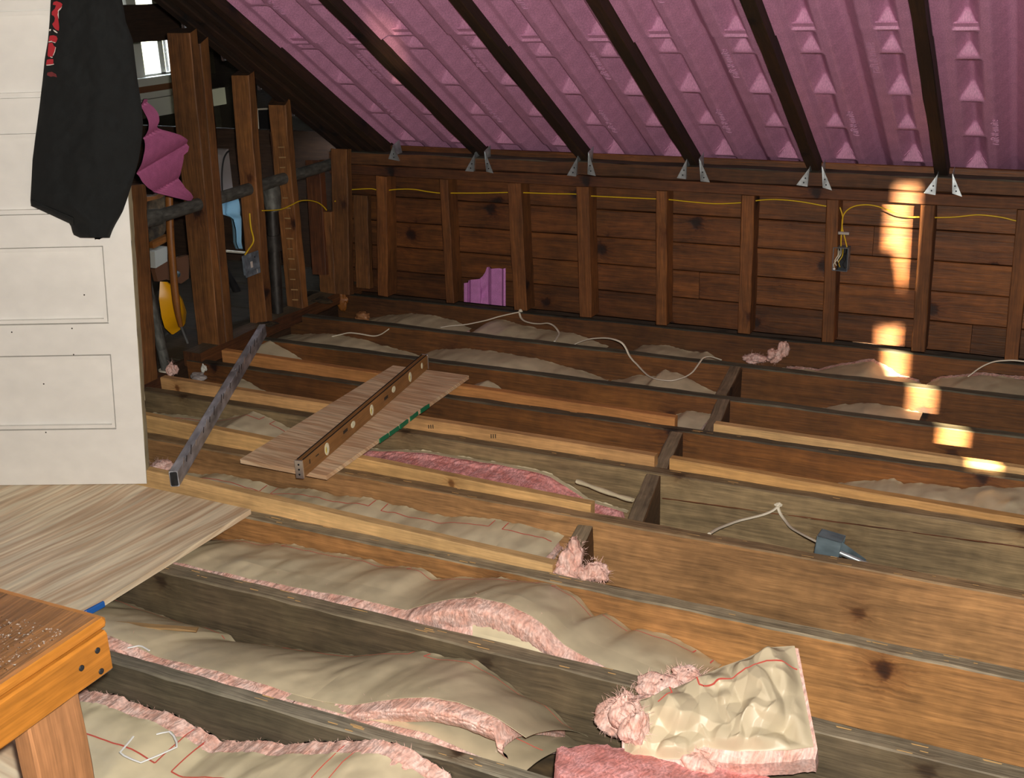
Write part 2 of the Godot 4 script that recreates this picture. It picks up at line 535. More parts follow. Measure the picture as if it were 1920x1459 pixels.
# ---------------------------------------------------------------- the scene
func _ready():
	rng.seed = 11
	# camera
	var yaw := -0.4660186
	var pit := 0.3494313
	var rol := -0.0353210
	F = Vector3(sin(yaw) * cos(pit), -sin(pit), -cos(yaw) * cos(pit))
	var r0 := Vector3(cos(yaw), 0, sin(yaw))
	var u0 := r0.cross(F)
	R = r0 * cos(rol) + u0 * sin(rol)
	U = u0 * cos(rol) - r0 * sin(rol)
	var cam := Camera3D.new()
	cam.name = "camera"
	cam.fov = 36.957853
	cam.near = 0.05
	cam.transform = Transform3D(Basis(R, U, -F), CP)
	add_child(cam)
	cam.current = true
	# sky and exposure
	var env := Environment.new()
	var sky := Sky.new()
	var sm := ProceduralSkyMaterial.new()
	sm.sky_top_color = srgb(205, 216, 232)
	sm.sky_horizon_color = srgb(240, 240, 235)
	sm.ground_horizon_color = srgb(150, 150, 130)
	sm.ground_bottom_color = srgb(110, 110, 90)
	sm.sky_energy_multiplier = 4.0
	sm.ground_energy_multiplier = 4.0
	sky.sky_material = sm
	env.sky = sky
	env.background_mode = Environment.BG_SKY
	env.ambient_light_source = Environment.AMBIENT_SOURCE_SKY
	env.tonemap_mode = Environment.TONE_MAPPER_LINEAR
	env.tonemap_exposure = 1.0
	env.sdfgi_enabled = true
	env.ssao_enabled = true
	env.ssil_enabled = true
	var we := WorldEnvironment.new()
	we.name = "environment"
	we.environment = env
	add_child(we)
	# low sun through the window behind the viewer
	var sun := DirectionalLight3D.new()
	sun.name = "sun"
	sun.light_color = srgb(255, 228, 184)
	sun.light_energy = 30.0
	sun.light_angular_distance = 0.5
	sun.shadow_enabled = true
	var sd := Vector3(-0.4, -tan(deg_to_rad(15.0)) * 1.077, -1.0).normalized()
	sun.transform = Transform3D(Basis.looking_at(sd, Vector3.UP), Vector3(5, 6, 12))
	add_child(sun)
	# the camera's flash, just above the lens
	var flash := OmniLight3D.new()
	flash.name = "camera_flash"
	flash.light_color = srgb(255, 250, 241)
	flash.light_energy = 13.0
	flash.light_size = 0.02
	flash.omni_range = 30.0
	flash.omni_attenuation = 2.0
	flash.shadow_enabled = true
	flash.position = CP + U * 0.05 + R * 0.03
	add_child(flash)
	make_materials()
	build_shell()
	build_floor()
	build_knee_wall()
	build_roof()
	build_left_wall()
	build_batts()
	build_curl()
	build_vents()
	build_strips()
	build_boards()
	build_door()
	build_bench()
	build_wiring()
	build_plumbing()
	build_next_room()
	build_small()

func build_shell():
	# outer shell, so that daylight comes only through the openings
	var low := {"side": lin(112, 74, 40), "rough": 0.0}
	var g := Node3D.new()
	g.name = "wall_far"
	add_child(g)
	tag(g, "dark gable wall of the neighbouring room with a bright sash window", "", "", "structure")
	# gable wall at x = -2.6 with one opening for the window
	var wx := -2.66
	var z0 := -1.52
	var z1 := -1.08
	for b in [[-1.2, 0.98, -2.4, 10.0], [0.98, 1.7, -2.4, z0], [0.98, 1.7, z1, 10.0], [1.7, 4.2, -2.4, 10.0]]:
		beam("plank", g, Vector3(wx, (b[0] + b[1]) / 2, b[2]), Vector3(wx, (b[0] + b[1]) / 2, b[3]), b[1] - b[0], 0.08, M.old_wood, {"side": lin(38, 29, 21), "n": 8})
	var gb := Node3D.new()
	gb.name = "wall_right"
	add_child(gb)
	tag(gb, "timber gable wall closing the attic's other end", "", "", "structure")
	beam("plank", gb, Vector3(6.5, 1.5, -1.0), Vector3(6.5, 1.5, 6.83), 5.6, 0.08, M.old_wood, {"side": lin(100, 66, 38), "n": 4})
	# partition behind the viewer with the narrow gap that lets the sun in
	var gc := Node3D.new()
	gc.name = "wall_back"
	add_child(gc)
	tag(gc, "board partition behind the viewer with a narrow window gap", "", "", "structure")
	var zw := 6.8
	var xc := 2.69 + 0.4 * zw
	var half := 0.052
	box_on(gc, "sun_dimming_pane", Vector3(2.96, 3.01, zw - 0.004), Vector3(3.11, 3.21, zw), M.sun_dimmer, 0.0005)  # added pane over an added hole, throwing a dimmed sun spot on the vents
	var top := 0.74 + zw * 1.077 * tan(deg_to_rad(15.0))
	var bot := 0.0 + (zw - 1.22) * 1.077 * tan(deg_to_rad(15.0))
	beam("sun_blocker", gc, Vector3(xc - half - 0.01, 2.235, zw + 0.03), Vector3(xc + half * 0.9, 2.26, zw + 0.03), 0.36, 0.02, M.old_wood, {"side": lin(120, 82, 48), "n": 2})  # added board covering part of the gap to shape the sun patch
	for b in [[-2.7, 2.97, -0.4, 4.3], [3.1, xc - half, -0.4, 4.3], [2.97, 3.1, -0.4, 3.02], [2.97, 3.1, 3.2, 4.3], [xc + half, 6.5, -0.4, 4.3], [xc - half, xc + half, -0.4, bot], [xc - half, xc + half, top, 4.3]]:
		beam("plank", gc, Vector3(b[0], (b[2] + b[3]) / 2, zw), Vector3(b[1], (b[2] + b[3]) / 2, zw), b[3] - b[2], 0.04, M.old_wood, {"side": lin(120, 82, 48), "n": 4, "rough": 0.0})

func build_floor():
	var g := thing("floor", "open attic floor of bare old joists with blocking between them", "", Vector3.ZERO, "", "structure")
	beam("lath_ceiling", g, Vector3(-0.35, -0.27, 3.0), Vector3(6.5, -0.27, 3.0), 0.02, 7.8, M.lath, {"side": lin(150, 140, 120), "n": 4}).set_meta("label", "grimy lath and plaster at the bottom of the joist bays")
	# face colour, top colour
	var fc := [lin(112, 70, 34), lin(130, 82, 40), lin(140, 88, 42), lin(146, 92, 44), lin(162, 138, 100), lin(188, 140, 90), lin(192, 138, 82), lin(104, 90, 68), lin(96, 88, 70), lin(96, 88, 70), lin(96, 88, 70), lin(96, 88, 70)]
	var tc := [lin(66, 66, 56), lin(94, 90, 74), lin(102, 96, 78), lin(108, 96, 76), lin(138, 118, 88), lin(170, 140, 102), lin(168, 152, 124), lin(146, 132, 108), lin(142, 134, 116), lin(142, 134, 116), lin(142, 134, 116), lin(142, 134, 116)]
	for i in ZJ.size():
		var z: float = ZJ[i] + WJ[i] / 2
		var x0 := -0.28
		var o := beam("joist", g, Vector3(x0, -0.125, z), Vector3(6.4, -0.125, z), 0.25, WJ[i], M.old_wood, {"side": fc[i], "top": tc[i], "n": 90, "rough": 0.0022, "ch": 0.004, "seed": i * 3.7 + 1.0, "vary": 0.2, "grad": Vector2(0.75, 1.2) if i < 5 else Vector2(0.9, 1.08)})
		if i == 0: o.set_meta("label", "joist under the knee wall, its top black with dirt")
		if i == 6: o.set_meta("label", "orange-brown joist with a grey dusty top")
		if i == 7 or i == 8: o.set_meta("label", "dark grey weathered joist with splintered top edge")
		if i == 4: o.set_meta("label", "dusty grey joist with a long crack along its face")
	beam("crack", g, onz(1242, 934, ZJ[4] + WJ[4] + 0.0006), onz(1930, 1028, ZJ[4] + WJ[4] + 0.0006), 0.004, 0.002, M.old_wood, {"side": lin(120, 70, 36), "n": 30, "rough": 0.0015})
	# blocking: pixel pairs give the centre of the top's far and near ends
	for b in [[1378, 689, 1352, 740, 0, 1], [1358, 748, 1338, 800, 0, 2], [1268, 811, 1247, 868, -0.004, 3], [1226, 888, 1196, 972, -0.006, 4], [1103, 978, 1084, 1032, -0.02, 5]]:
		var i: int = b[5]
		var a := ony(b[0], b[1], b[4])
		var c := ony(b[2], b[3], b[4])
		a.z = ZJ[i] + WJ[i] - 0.001
		c.z = ZJ[i + 1] + 0.001
		a.y = b[4] - 0.11
		c.y = b[4] - 0.11 - (0.03 if i == 5 else 0.0)
		var bl := beam("blocking", g, a, c, 0.22, 0.052, M.old_wood, {"side": lin(108, 78, 48), "top": lin(158, 140, 112), "n": 5, "rough": 0.003, "seed": i * 9.1})
		bl.set_meta("label", "short grey block set across between two joists")
	beam("rim_board", g, Vector3(-0.32, -0.14, -0.5), Vector3(-0.32, -0.14, 7.0), 0.26, 0.03, M.old_wood, {"side": lin(70, 46, 28), "n": 20})
	beam("subfloor", g, Vector3(-2.7, -0.33, 3.2), Vector3(6.6, -0.33, 3.2), 0.04, 8.4, M.lath, {"side": lin(90, 76, 60), "n": 4, "rough": 0.0})
	var chips := SurfaceTool.new()
	chips.begin(Mesh.PRIMITIVE_TRIANGLES)
	for k in 150:
		var i: int = [3, 4, 5, 5, 6, 6, 7, 7, 7, 8, 8][k % 11]
		var p := Vector3(rng.randf_range(0.9, 3.6), 0.0008, ZJ[i] + WJ[i] * rng.randf_range(0.1, 0.95))
		var l := rng.randf_range(0.004, 0.022)
		var w := rng.randf_range(0.0008, 0.003)
		patch(chips, [p + Vector3(-l, 0.001, -w), p + Vector3(l, 0.002, -w * 0.4), p + Vector3(l * 0.9, 0.001, w * 0.5), p + Vector3(-l * 0.8, 0.0015, w)], Vector3.UP)
	var sp := put("splinters", chips.commit(), M.splinter, g)
	sp.set_meta("kind", "stuff")
	# the floor boards of the room beyond the studs
	var nb := 14
	for k in nb:
		var z := -1.5 + k * 0.42
		beam("plank", g, Vector3(-2.62, -0.03, z), Vector3(-0.36, -0.03, z), 0.02, 0.41, M.old_wood, {"side": lin(74, 66, 52), "n": 8, "vary": 0.25})
	# sheets of plywood laid over the joists behind the viewer, out of the picture
	beam("plank", g, Vector3(2.1, 0.01, 5.75), Vector3(6.45, 0.01, 5.75), 0.018, 2.0, M.plywood, {"n": 2})

func build_knee_wall():
	var g := thing("wall_front", "low knee wall of brown studs, board sheathing and doubled plates", "", Vector3.ZERO, "", "structure")
	var h := 0.137
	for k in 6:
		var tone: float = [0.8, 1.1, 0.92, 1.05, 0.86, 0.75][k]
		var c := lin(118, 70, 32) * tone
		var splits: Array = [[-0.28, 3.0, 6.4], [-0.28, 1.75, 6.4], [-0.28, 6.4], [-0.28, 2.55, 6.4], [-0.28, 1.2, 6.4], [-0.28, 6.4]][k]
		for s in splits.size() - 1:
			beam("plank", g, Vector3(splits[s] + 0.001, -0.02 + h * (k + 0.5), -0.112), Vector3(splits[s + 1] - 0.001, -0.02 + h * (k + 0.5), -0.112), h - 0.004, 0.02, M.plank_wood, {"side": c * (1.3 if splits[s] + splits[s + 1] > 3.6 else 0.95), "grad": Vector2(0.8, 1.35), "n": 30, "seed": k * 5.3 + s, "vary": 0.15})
	beam("outer_siding", g, Vector3(-2.7, 0.2, -0.5), Vector3(6.6, 0.2, -0.5), 1.2, 0.04, M.old_wood, {"side": lin(70, 50, 34), "n": 4, "rough": 0.0})
	# studs: x at the foot and the head, width
	var heads := [[702, 334, 705, 555, 29], [822, 340, 834, 560, 22], [948, 342, 960, 570, 34], [1078, 352, 1084, 575, 30], [1229, 364, 1229, 588, 24], [1390, 368, 1382, 618, 27], [1550, 376, 1541, 632, 24], [1727, 386, 1709, 658, 26], [1907, 405, 1883, 672, 26]]
	for i in XS.size():
		var a := Vector3(XS[i] + 0.026, 0.0, -0.05)
		var b := Vector3(XS[i] + 0.026, 0.655, -0.05)
		var w := 0.052
		if i < heads.size():
			var q: Array = heads[i]
			a.x = onz(q[2] + q[4] * 0.5, q[3], -0.01).x
			b.x = onz(q[0] + q[4] * 0.5, q[1], -0.01).x
			w = q[4] / FL * 5.6 / 0.93 * 0.8
		beam("stud", g, a, b, w, 0.1, M.old_wood, {"side": lin(140, 86, 42) * rng.randf_range(0.85, 1.15), "n": 10, "rough": 0.002, "seed": 40 + i * 2.3, "vary": 0.2}, Vector3.RIGHT)
	beam("top_plate", g, Vector3(-0.28, 0.682, -0.05), Vector3(6.4, 0.682, -0.05), 0.05, 0.105, M.old_wood, {"side": lin(112, 66, 34), "n": 60, "rough": 0.003, "seed": 71.0, "vary": 0.25})
	beam("top_plate", g, Vector3(-0.28, 0.742, -0.057), Vector3(6.4, 0.742, -0.057), 0.062, 0.1, M.old_wood, {"side": lin(106, 66, 36), "top": lin(92, 84, 70), "n": 60, "rough": 0.004, "seed": 75.0, "vary": 0.35})

func build_roof():
	var g := thing("ceiling", "steep roof slope of dark rough rafters under board sheathing", "", Vector3.ZERO, "", "structure")
	var dk := lin(58, 36, 20)
	for i in XR.size():
		var x: float = XR[i] + 0.026
		var a := roof(x, -0.45, 0.075)
		var b := roof(x, 5.2, 0.075)
		beam("rafter", g, a, b, 0.15, 0.05, M.old_wood, {"side": dk * rng.randf_range(0.85, 1.1), "n": 40, "rough": 0.003, "seed": 100 + i * 3.1, "vary": 0.3}, Vector3(0, cos(TH), -sin(TH)))
	# a second rafter against the first, over the stud partition, and those of the next room
	for x in [-0.06, -0.14, -0.23]:
		beam("rafter", g, roof(x, -0.45, 0.075), roof(x, 5.2, 0.075), 0.15, 0.05, M.old_wood, {"side": dk * rng.randf_range(0.7, 1.0), "n": 30, "rough": 0.003, "seed": 130 + x, "vary": 0.3}, Vector3(0, cos(TH), -sin(TH)))
	for k in 36:
		var s := -0.5 + (k + 0.5) * 0.16
		beam("roof_board", g, roof(-0.46 if s < 3.2 else -2.7, s, 0.162), roof(6.6, s, 0.162), 0.02, 0.159, M.old_wood, {"side": lin(52, 33, 20) * rng.randf_range(0.75, 1.1), "n": 10, "seed": k * 1.7, "vary": 0.2}, Vector3(0, cos(TH), -sin(TH)))
	# the dormer over the next room
	beam("roof_board", g, Vector3(-2.7, 2.42, 0.2), Vector3(-0.44, 2.42, 0.2), 0.03, 4.6, M.old_wood, {"side": lin(52, 33, 20), "n": 4})
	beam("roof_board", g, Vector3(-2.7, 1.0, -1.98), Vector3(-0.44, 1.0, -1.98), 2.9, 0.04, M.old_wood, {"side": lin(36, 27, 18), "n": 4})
	for k in 9:
		var yb := 0.95 + k * 0.165
		beam("roof_board", g, Vector3(-0.49, yb + 0.0825, -2.0), Vector3(-0.49, yb + 0.0825, (yb - 0.95) / tan(TH)), 0.163, 0.02, M.old_wood, {"side": lin(56, 38, 24), "n": 6})
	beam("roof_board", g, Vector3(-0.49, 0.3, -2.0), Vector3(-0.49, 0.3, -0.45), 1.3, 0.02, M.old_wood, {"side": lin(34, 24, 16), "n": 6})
	# the other slope, behind the viewer
	var top := roof(0, 5.2, 0.17)
	var far := Vector3(0, top.y - 0.5, top.z + 2.6)
	for x in [[-2.7, 6.6]]:
		beam("roof_board", g, Vector3(x[0], (top.y + far.y) / 2, (top.z + far.z) / 2), Vector3(x[1], (top.y + far.y) / 2, (top.z + far.z) / 2), 0.03, top.distance_to(far), M.old_wood, {"side": lin(84, 54, 32), "n": 4}, Vector3(0, 2.6, 0.5))

func build_left_wall():
	var g := thing("wall_left", "stripped partition of rough brown studs standing on a sole plate", "", Vector3.ZERO, "", "structure")
	beam("sole_plate", g, Vector3(-0.25, 0.004, -0.1), Vector3(-0.25, 0.004, 1.26), 0.07, 0.1, M.old_wood, {"side": lin(104, 62, 32), "top": lin(120, 104, 80), "n": 20, "rough": 0.004, "seed": 3.0})
	beam("sole_plate", g, Vector3(-0.25, -0.02, 1.48), Vector3(-0.25, -0.02, 4.4), 0.07, 0.1, M.old_wood, {"side": lin(104, 62, 32), "n": 20, "rough": 0.004, "seed": 4.0})
	# each stud: pixels of its room-side arris at the head and the foot, width of the side towards the window (m), width of the room side (m), head cut
	var list := [
		[355, 58, 413, 668, 0.13, 0.05, 0.02, 1.0],
		[375, 76, 426, 660, 0.10, 0.055, 0.03, 0.82],
		[465, 138, 500, 612, 0.10, 0.052, 0.02, 1.1],
		[533, 190, 569, 590, 0.10, 0.05, 0.04, 1.5],
		[620, 398, 629, 553, 0.10, 0.05, 0.0, 0.95],
		[650, 281, 655, 552, 0.10, 0.045, 0.0, 0.9, -0.11],
		[688, 368, 694, 552, 0.09, 0.04, 0.0, 0.8, -0.075],
		[246, 350, 268, 712, 0.10, 0.085, 0.0, 0.95]]
	for i in list.size():
		var q: Array = list[i]
		var px: float = q[8] if q.size() > 8 else -0.2
		var b := onx(q[0], q[1], px)
		var a := onx(q[2], q[3], px)
		a.y = 0.035 if i > 1 and i < 7 else -0.02
		var hw: float = q[5] / 2
		a += Vector3(-q[4] / 2, 0, -hw)
		b += Vector3(-q[4] / 2, 0, -hw)
		beam("stud", g, a, b, q[4], q[5], M.old_wood, {"side": lin(136, 88, 46) * q[7], "end": lin(150, 100, 56), "n": 14, "rough": 0.003, "seed": 200 + i * 4.7, "vary": 0.25, "cutz": q[6]}, Vector3.RIGHT)
	# shorter pieces left between the studs, and one that carries the yellow cable
	beam("stud_offcut", g, onx(592, 390, -0.28) + Vector3(0, -0.36, 0), onx(590, 300, -0.3), 0.09, 0.05, M.old_wood, {"side": lin(108, 62, 32), "n": 6}, Vector3.RIGHT)
	beam("stud_offcut", g, Vector3(-0.31, 0.02, 0.37), Vector3(-0.31, 0.93, 0.37), 0.02, 0.12, M.old_wood, {"side": lin(90, 54, 28), "n": 6}, Vector3.RIGHT)
	# pencilled tick marks on the paler stud: fillets of plaster keys
	for k in 16:
		var t := k / 15.0
		var p := onx(lerpf(519, 551, t) - 3, lerpf(283, 572, t), -0.2)
		p.z = lerpf(onx(533, 190, -0.2).z, onx(569, 590, -0.2).z, clampf((lerpf(283, 572, t) - 190) / 400.0, 0, 1)) + 0.0012
		if k == 3 or k == 4: continue
		beam("plaster_smear", g, Vector3(-0.262, p.y, p.z), Vector3(-0.225 + 0.006 * sin(k * 2.3), p.y + 0.002, p.z), 0.006, 0.003, M.new_wood, {"side": lin(196, 156, 106), "n": 2, "rough": 0.001})

# one insulation batt lying in a joist bay
func batt(label: String, i: int, far_px: Array, near_px: Array, o := {}) -> Node3D:
	var zf: float = ZJ[i] + WJ[i] + 0.002
	var zn: float = ZJ[i + 1] - o.get("short", 0.004)
	var far := traced(far_px, zf)
	var near := []
	if near_px.size() > 1: near = traced(near_px, zn)
	var drop: float = o.get("drop", 0.07)
	var x0: float = o.get("x0", far[0].x)
	var x1: float = o.get("x1", far[-1].x)
	var bump: float = o.get("bump", 0.015)
	var wr: float = o.get("wrinkle", 0.007) * 1.5
	var sdv: float = o.get("seed", i * 13.0)
	var fluff: float = o.get("fluff", 0.03)
	var fall: float = o.get("fall", 0.08)
	var root := thing("insulation_batt", label, "insulation", Vector3((x0 + x1) / 2, -0.2, (zf + zn) / 2), "kraft faced insulation batts in the joist bays")
	var top := func(x: float, v: float) -> float:
		var yf := along(far, x)
		var yn: float = along(near, x) if near.size() > 0 else minf(yf, -0.01) - drop
		return lerpf(yf, yn, v) + bump * 4.0 * v * (1.0 - v)
	var nu := maxi(24, int((x1 - x0) / 0.011))
	var v0: float = o.get("v0", 0.0)
	var v1: float = o.get("v1", 1.0)
	var crease := func(x: float, v: float) -> float:
		var z := lerpf(zf, zn, v)
		return wr * (ridge(x, z, sdv) - 0.35) * (0.35 + 0.65 * sin(PI * clampf(v, 0, 1)))
	var paper_at := func(a: float, b: float) -> Vector3:
		var x := lerpf(x0, x1, a)
		var v := lerpf(v0, v1, b)
		var tear := 0.006 * noise.get_noise_2d(x * 900.0, sdv) + 0.004 * noise.get_noise_2d(x * 3500.0, sdv)
		var y: float = top.call(x, v) + crease.call(x, v)
		var z := lerpf(zf + 0.003, zn, v) + 0.006 * noise.get_noise_3d(x * 120.0, v * 90.0, sdv)
		if b < 0.001:
			y += tear
		z = maxf(z, zf + 0.001)
		return Vector3(x, y, z)
	var at := absolute(root).affine_inverse()
	put("paper_facing", sheet(nu, 26, func(a, b): return at * paper_at.call(a, b), 0.0008, Vector2((x1 - x0) * 2.0, 0.8), null, true), M.kraft, root, absolute(root))
	# the glass wool below the paper; it shows along the edges
	var body_at := func(a: float, b: float) -> Vector3:
		var x := lerpf(x0 + 0.003, x1 - (0.05 if i == 7 else 0.006), a)
		var v := b * 1.25
		var vv := minf(v, 1.0)
		var y: float = top.call(x, lerpf(v0, v1, vv)) + crease.call(x, lerpf(v0, v1, vv)) - (0.006 if vv > 0.02 else 0.012)
		var z := lerpf(zf + 0.001, zn, lerpf(v0, v1, vv)) if vv < 1.0 else zn
		if v0 > 0.0 and b < 0.08:
			z = zf + 0.001
			y += 0.004
		var fl := fluff * 0.45 * noise.get_noise_3d(x * 900.0, v * 260.0, sdv + 5.0) + fluff * 0.45 * noise.get_noise_3d(x * 3600.0, v * 1300.0, sdv + 5.0)
		if v > 0.86:
			var k := (v - 0.86) / 0.39
			z += sin(k * PI) * fluff * 0.8 + fl * 0.6
			y -= k * k * fall - fl * 0.4
			if near.size() > 0: z = minf(z, ZJ[i + 1] + 0.02 if y > 0.004 else ZJ[i + 1] - 0.001)
			else: z = minf(z, ZJ[i + 1] - 0.001)
		elif b < 0.1 and v0 > 0.0: y += fl * 0.25
		if a < 0.01 or a > 0.99: y -= 0.03
		return Vector3(x, y, maxf(z, zf + 0.0005))
	put("glass_wool", sheet(int(nu * (1.8 if i > 4 else 1.2)), 44, func(a, b): return at * body_at.call(a, b), 0.012, Vector2((x1 - x0) * 2.2, 1.2), null, true, Vector3(0, -1, -0.3)), o.get("wool", M.wool), root, absolute(root))
	if i >= 6:
		var spots := []
		for k in int((x1 - x0) * 420.0):
			var a := rng.randf()
			var b := rng.randf_range(0.66, 0.9) if v0 < 0.05 or rng.randf() < 0.3 else rng.randf_range(0.0, 0.08)
			spots.append([at * body_at.call(a, b), Vector3(0, 0.6, 0.8)])
		fuzz(root, spots, 0.016, M.wool)
	# red printed staple line, a few centimetres in from the torn edge, with its notches
	if o.get("lines", true):
		var runs := []
		var pts := []
		var x := x0 + 0.03
		var notch: float = o.get("notch", 0.42)
		var gap := 0.05
		var nxt: float = x0 + o.get("first", 0.25)
		var v_in: float = o.get("vline", 0.12)
		while x < x1 - 0.02:
			if x > nxt:
				pts.append([Vector2(x, v_in), Vector2(x, 0.02)])
				runs.append(pts)
				pts = []
				x += gap
				nxt = x + notch
				pts.append([Vector2(x, 0.02), Vector2(x, v_in)])
			else:
				pts.append([Vector2(x, v_in), Vector2(minf(x + 0.012, x1 - 0.02), v_in)])
				x += 0.012
		runs.append(pts)
		for run in runs:
			var st := SurfaceTool.new()
			st.begin(Mesh.PRIMITIVE_TRIANGLES)
			for s in run:
				var n := 1 if absf(s[0].x - s[1].x) > 0.001 else 5
				for k in n:
					var a: Vector2 = s[0].lerp(s[1], float(k) / n)
					var b: Vector2 = s[0].lerp(s[1], float(k + 1) / n)
					var w := Vector2(0.0, 0.006) if n == 1 else Vector2(0.0018, 0.0)
					var q := []
					for c in [a - w, a + w, b + w, b - w]: q.append(at * (paper_at.call((c.x - x0) / (x1 - x0), (c.y - v0) / (v1 - v0)) + Vector3(0, 0.0013, 0.0006)))
					patch(st, q, Vector3(0, 0.9, 0.4))
			put("printed_line", st.commit(), M.red_line, root, absolute(root))
	return root

func build_batts():
	batt("brown paper batt in the first bay against the knee wall, at the left corner", 0, [[692, 598], [730, 590], [770, 588], [817, 592], [856, 602], [885, 617]], [], {"lines": false, "drop": 0.03, "seed": 1.0})
	batt("crumpled paper batt in the first bay under the white cable staple", 0, [[890, 622], [929, 597], [959, 604], [1007, 615], [1059, 620], [1100, 632], [1142, 648]], [], {"lines": false, "drop": 0.02, "wrinkle": 0.014, "seed": 2.0})
	batt("low paper batt in the first bay beside the hanging cable", 0, [[1190, 655], [1204, 648], [1228, 646], [1255, 649], [1294, 659], [1327, 660], [1352, 676]], [], {"lines": false, "drop": 0.03, "seed": 3.0})
	batt("dusty paper batt with pink fluff in the first bay by the sunlit patch", 0, [[1470, 686], [1534, 691], [1585, 680], [1639, 674], [1687, 702], [1730, 712]], [], {"lines": false, "drop": 0.03, "seed": 4.0, "v0": 0.1, "fluff": 0.045})
	batt("grey dusty batt in the first bay, right of the sunlit patch", 0, [[1740, 715], [1767, 705], [1840, 700], [1880, 703], [1960, 712]], [], {"lines": false, "drop": 0.02, "seed": 5.0, "v0": 0.08, "fluff": 0.04})
	batt("paper batt in the second bay beside the stud partition", 1, [[505, 633], [559, 626], [624, 626], [667, 632], [715, 647], [762, 658], [792, 668]], [], {"lines": false, "drop": 0.025, "seed": 6.0})
	batt("long humped paper batt in the second bay behind the wooden level", 1, [[799, 664], [812, 656], [841, 653], [902, 655], [944, 661], [1007, 672], [1090, 695], [1142, 712]], [], {"lines": false, "drop": 0.03, "seed": 7.0})
	batt("peaked paper batt in the second bay under the hanging white cable", 1, [[1148, 713], [1199, 704], [1231, 706], [1245, 692], [1270, 699], [1294, 710], [1325, 729], [1347, 737]], [], {"lines": false, "drop": 0.03, "seed": 8.0})
	batt("dusty paper batt in the second bay, left of the sunlit patch", 1, [[1540, 766], [1585, 757], [1632, 754], [1705, 767], [1730, 774]], [], {"lines": false, "drop": 0.03, "seed": 9.0})
	batt("pointed paper scrap in the third bay by the grey metal level", 2, [[478, 658], [507, 638], [530, 651], [569, 674], [600, 680]], [], {"lines": false, "drop": 0.03, "seed": 10.0})
	batt("small paper scrap in the third bay beyond the plywood offcut", 2, [[876, 727], [900, 717], [917, 711], [930, 720], [944, 730]], [], {"lines": false, "drop": 0.03, "seed": 11.0})
	batt("flat grey paper scrap in the third bay beside the block", 2, [[1268, 778], [1290, 770], [1320, 775], [1338, 778]], [], {"lines": false, "drop": 0.03, "seed": 12.0})
	batt("folded paper scrap in the fourth bay under the grey metal level", 3, [[420, 716], [447, 709], [470, 717], [500, 734], [520, 745]], [], {"lines": false, "drop": 0.02, "seed": 13.0})
	batt("rumpled paper batt in the fourth bay in front of the sunlit strip", 3, [[1560, 909], [1600, 901], [1676, 896], [1694, 906], [1745, 905], [1800, 915], [1840, 914], [1940, 911]], [], {"lines": false, "drop": 0.02, "wrinkle": 0.016, "seed": 14.0})
	batt("torn paper batt in the fifth bay between the door and the plywood offcut", 4, [[290, 772], [360, 780], [414, 784], [453, 780], [475, 771], [520, 788], [546, 803], [600, 822]], [], {"drop": 0.035, "seed": 15.0, "first": 0.6})
	# the bare pink batt of the fifth bay
	batt("batt lying pink side up in the fifth bay in front of the plywood offcut", 4, [[655, 838], [698, 841], [760, 843], [819, 848], [928, 866], [1000, 878], [1037, 888], [1085, 920], [1107, 935], [1180, 958]], [], {"lines": false, "drop": 0.04, "seed": 16.0, "v0": 0.0, "v1": 0.06, "fluff": 0.04, "wool": M.wool_bright})
	batt("long shiny kraft batt in the sixth bay behind the new strip", 5, [[290, 880], [355, 886], [412, 888], [466, 896], [521, 911], [565, 915], [616, 922], [642, 931], [697, 935], [739, 944], [815, 964], [877, 970], [943, 976], [1034, 994], [1059, 1004]], [], {"drop": 0.05, "seed": 17.0, "wrinkle": 0.012, "first": 0.55, "vline": 0.16})
	batt("long kraft batt in the seventh bay curling up its pink side", 6, [[300, 1015], [365, 1009], [474, 1011], [616, 1033], [693, 1047], [724, 1060], [799, 1067], [819, 1084], [855, 1080], [939, 1082], [1037, 1095], [1085, 1119], [1121, 1162], [1136, 1151], [1187, 1182], [1201, 1175], [1256, 1191], [1300, 1215], [1355, 1243]],
		[[300, 1048], [321, 1053], [474, 1086], [656, 1119], [764, 1144], [804, 1131], [852, 1122], [892, 1119], [946, 1131], [994, 1155], [1023, 1177], [1056, 1210], [1110, 1239], [1160, 1266], [1230, 1290]], {"seed": 18.0, "bump": 0.012, "wrinkle": 0.01, "first": 0.5, "short": 0.035, "fluff": 0.03, "fall": 0.1})
	batt("lower kraft batt in the eighth bay showing under the upper one", 7, [[700, 1260], [800, 1285], [900, 1318], [1000, 1352], [1060, 1378], [1106, 1404]], [[640, 1338], [720, 1358], [800, 1376], [860, 1402], [930, 1432], [1000, 1455], [1060, 1475]], {"seed": 19.0, "bump": 0.03, "lines": true, "vline": 0.62, "first": 0.9, "wrinkle": 0.006, "fluff": 0.03})
	batt("upper kraft batt in the eighth bay running under the bench corner", 7, [[170, 1108], [219, 1119], [328, 1162], [434, 1191], [445, 1208], [510, 1210], [598, 1222], [673, 1228], [730, 1221], [790, 1219], [837, 1230], [892, 1235], [928, 1261], [986, 1308], [1037, 1330], [1067, 1363], [1103, 1381]],
		[[170, 1180], [204, 1190], [292, 1230], [401, 1256], [547, 1299], [610, 1316], [662, 1322], [740, 1312], [804, 1309], [860, 1318], [930, 1345], [1000, 1392], [1090, 1440]], {"seed": 20.0, "bump": 0.022, "wrinkle": 0.008, "first": 0.72, "short": 0.03, "fluff": 0.03, "fall": 0.05})
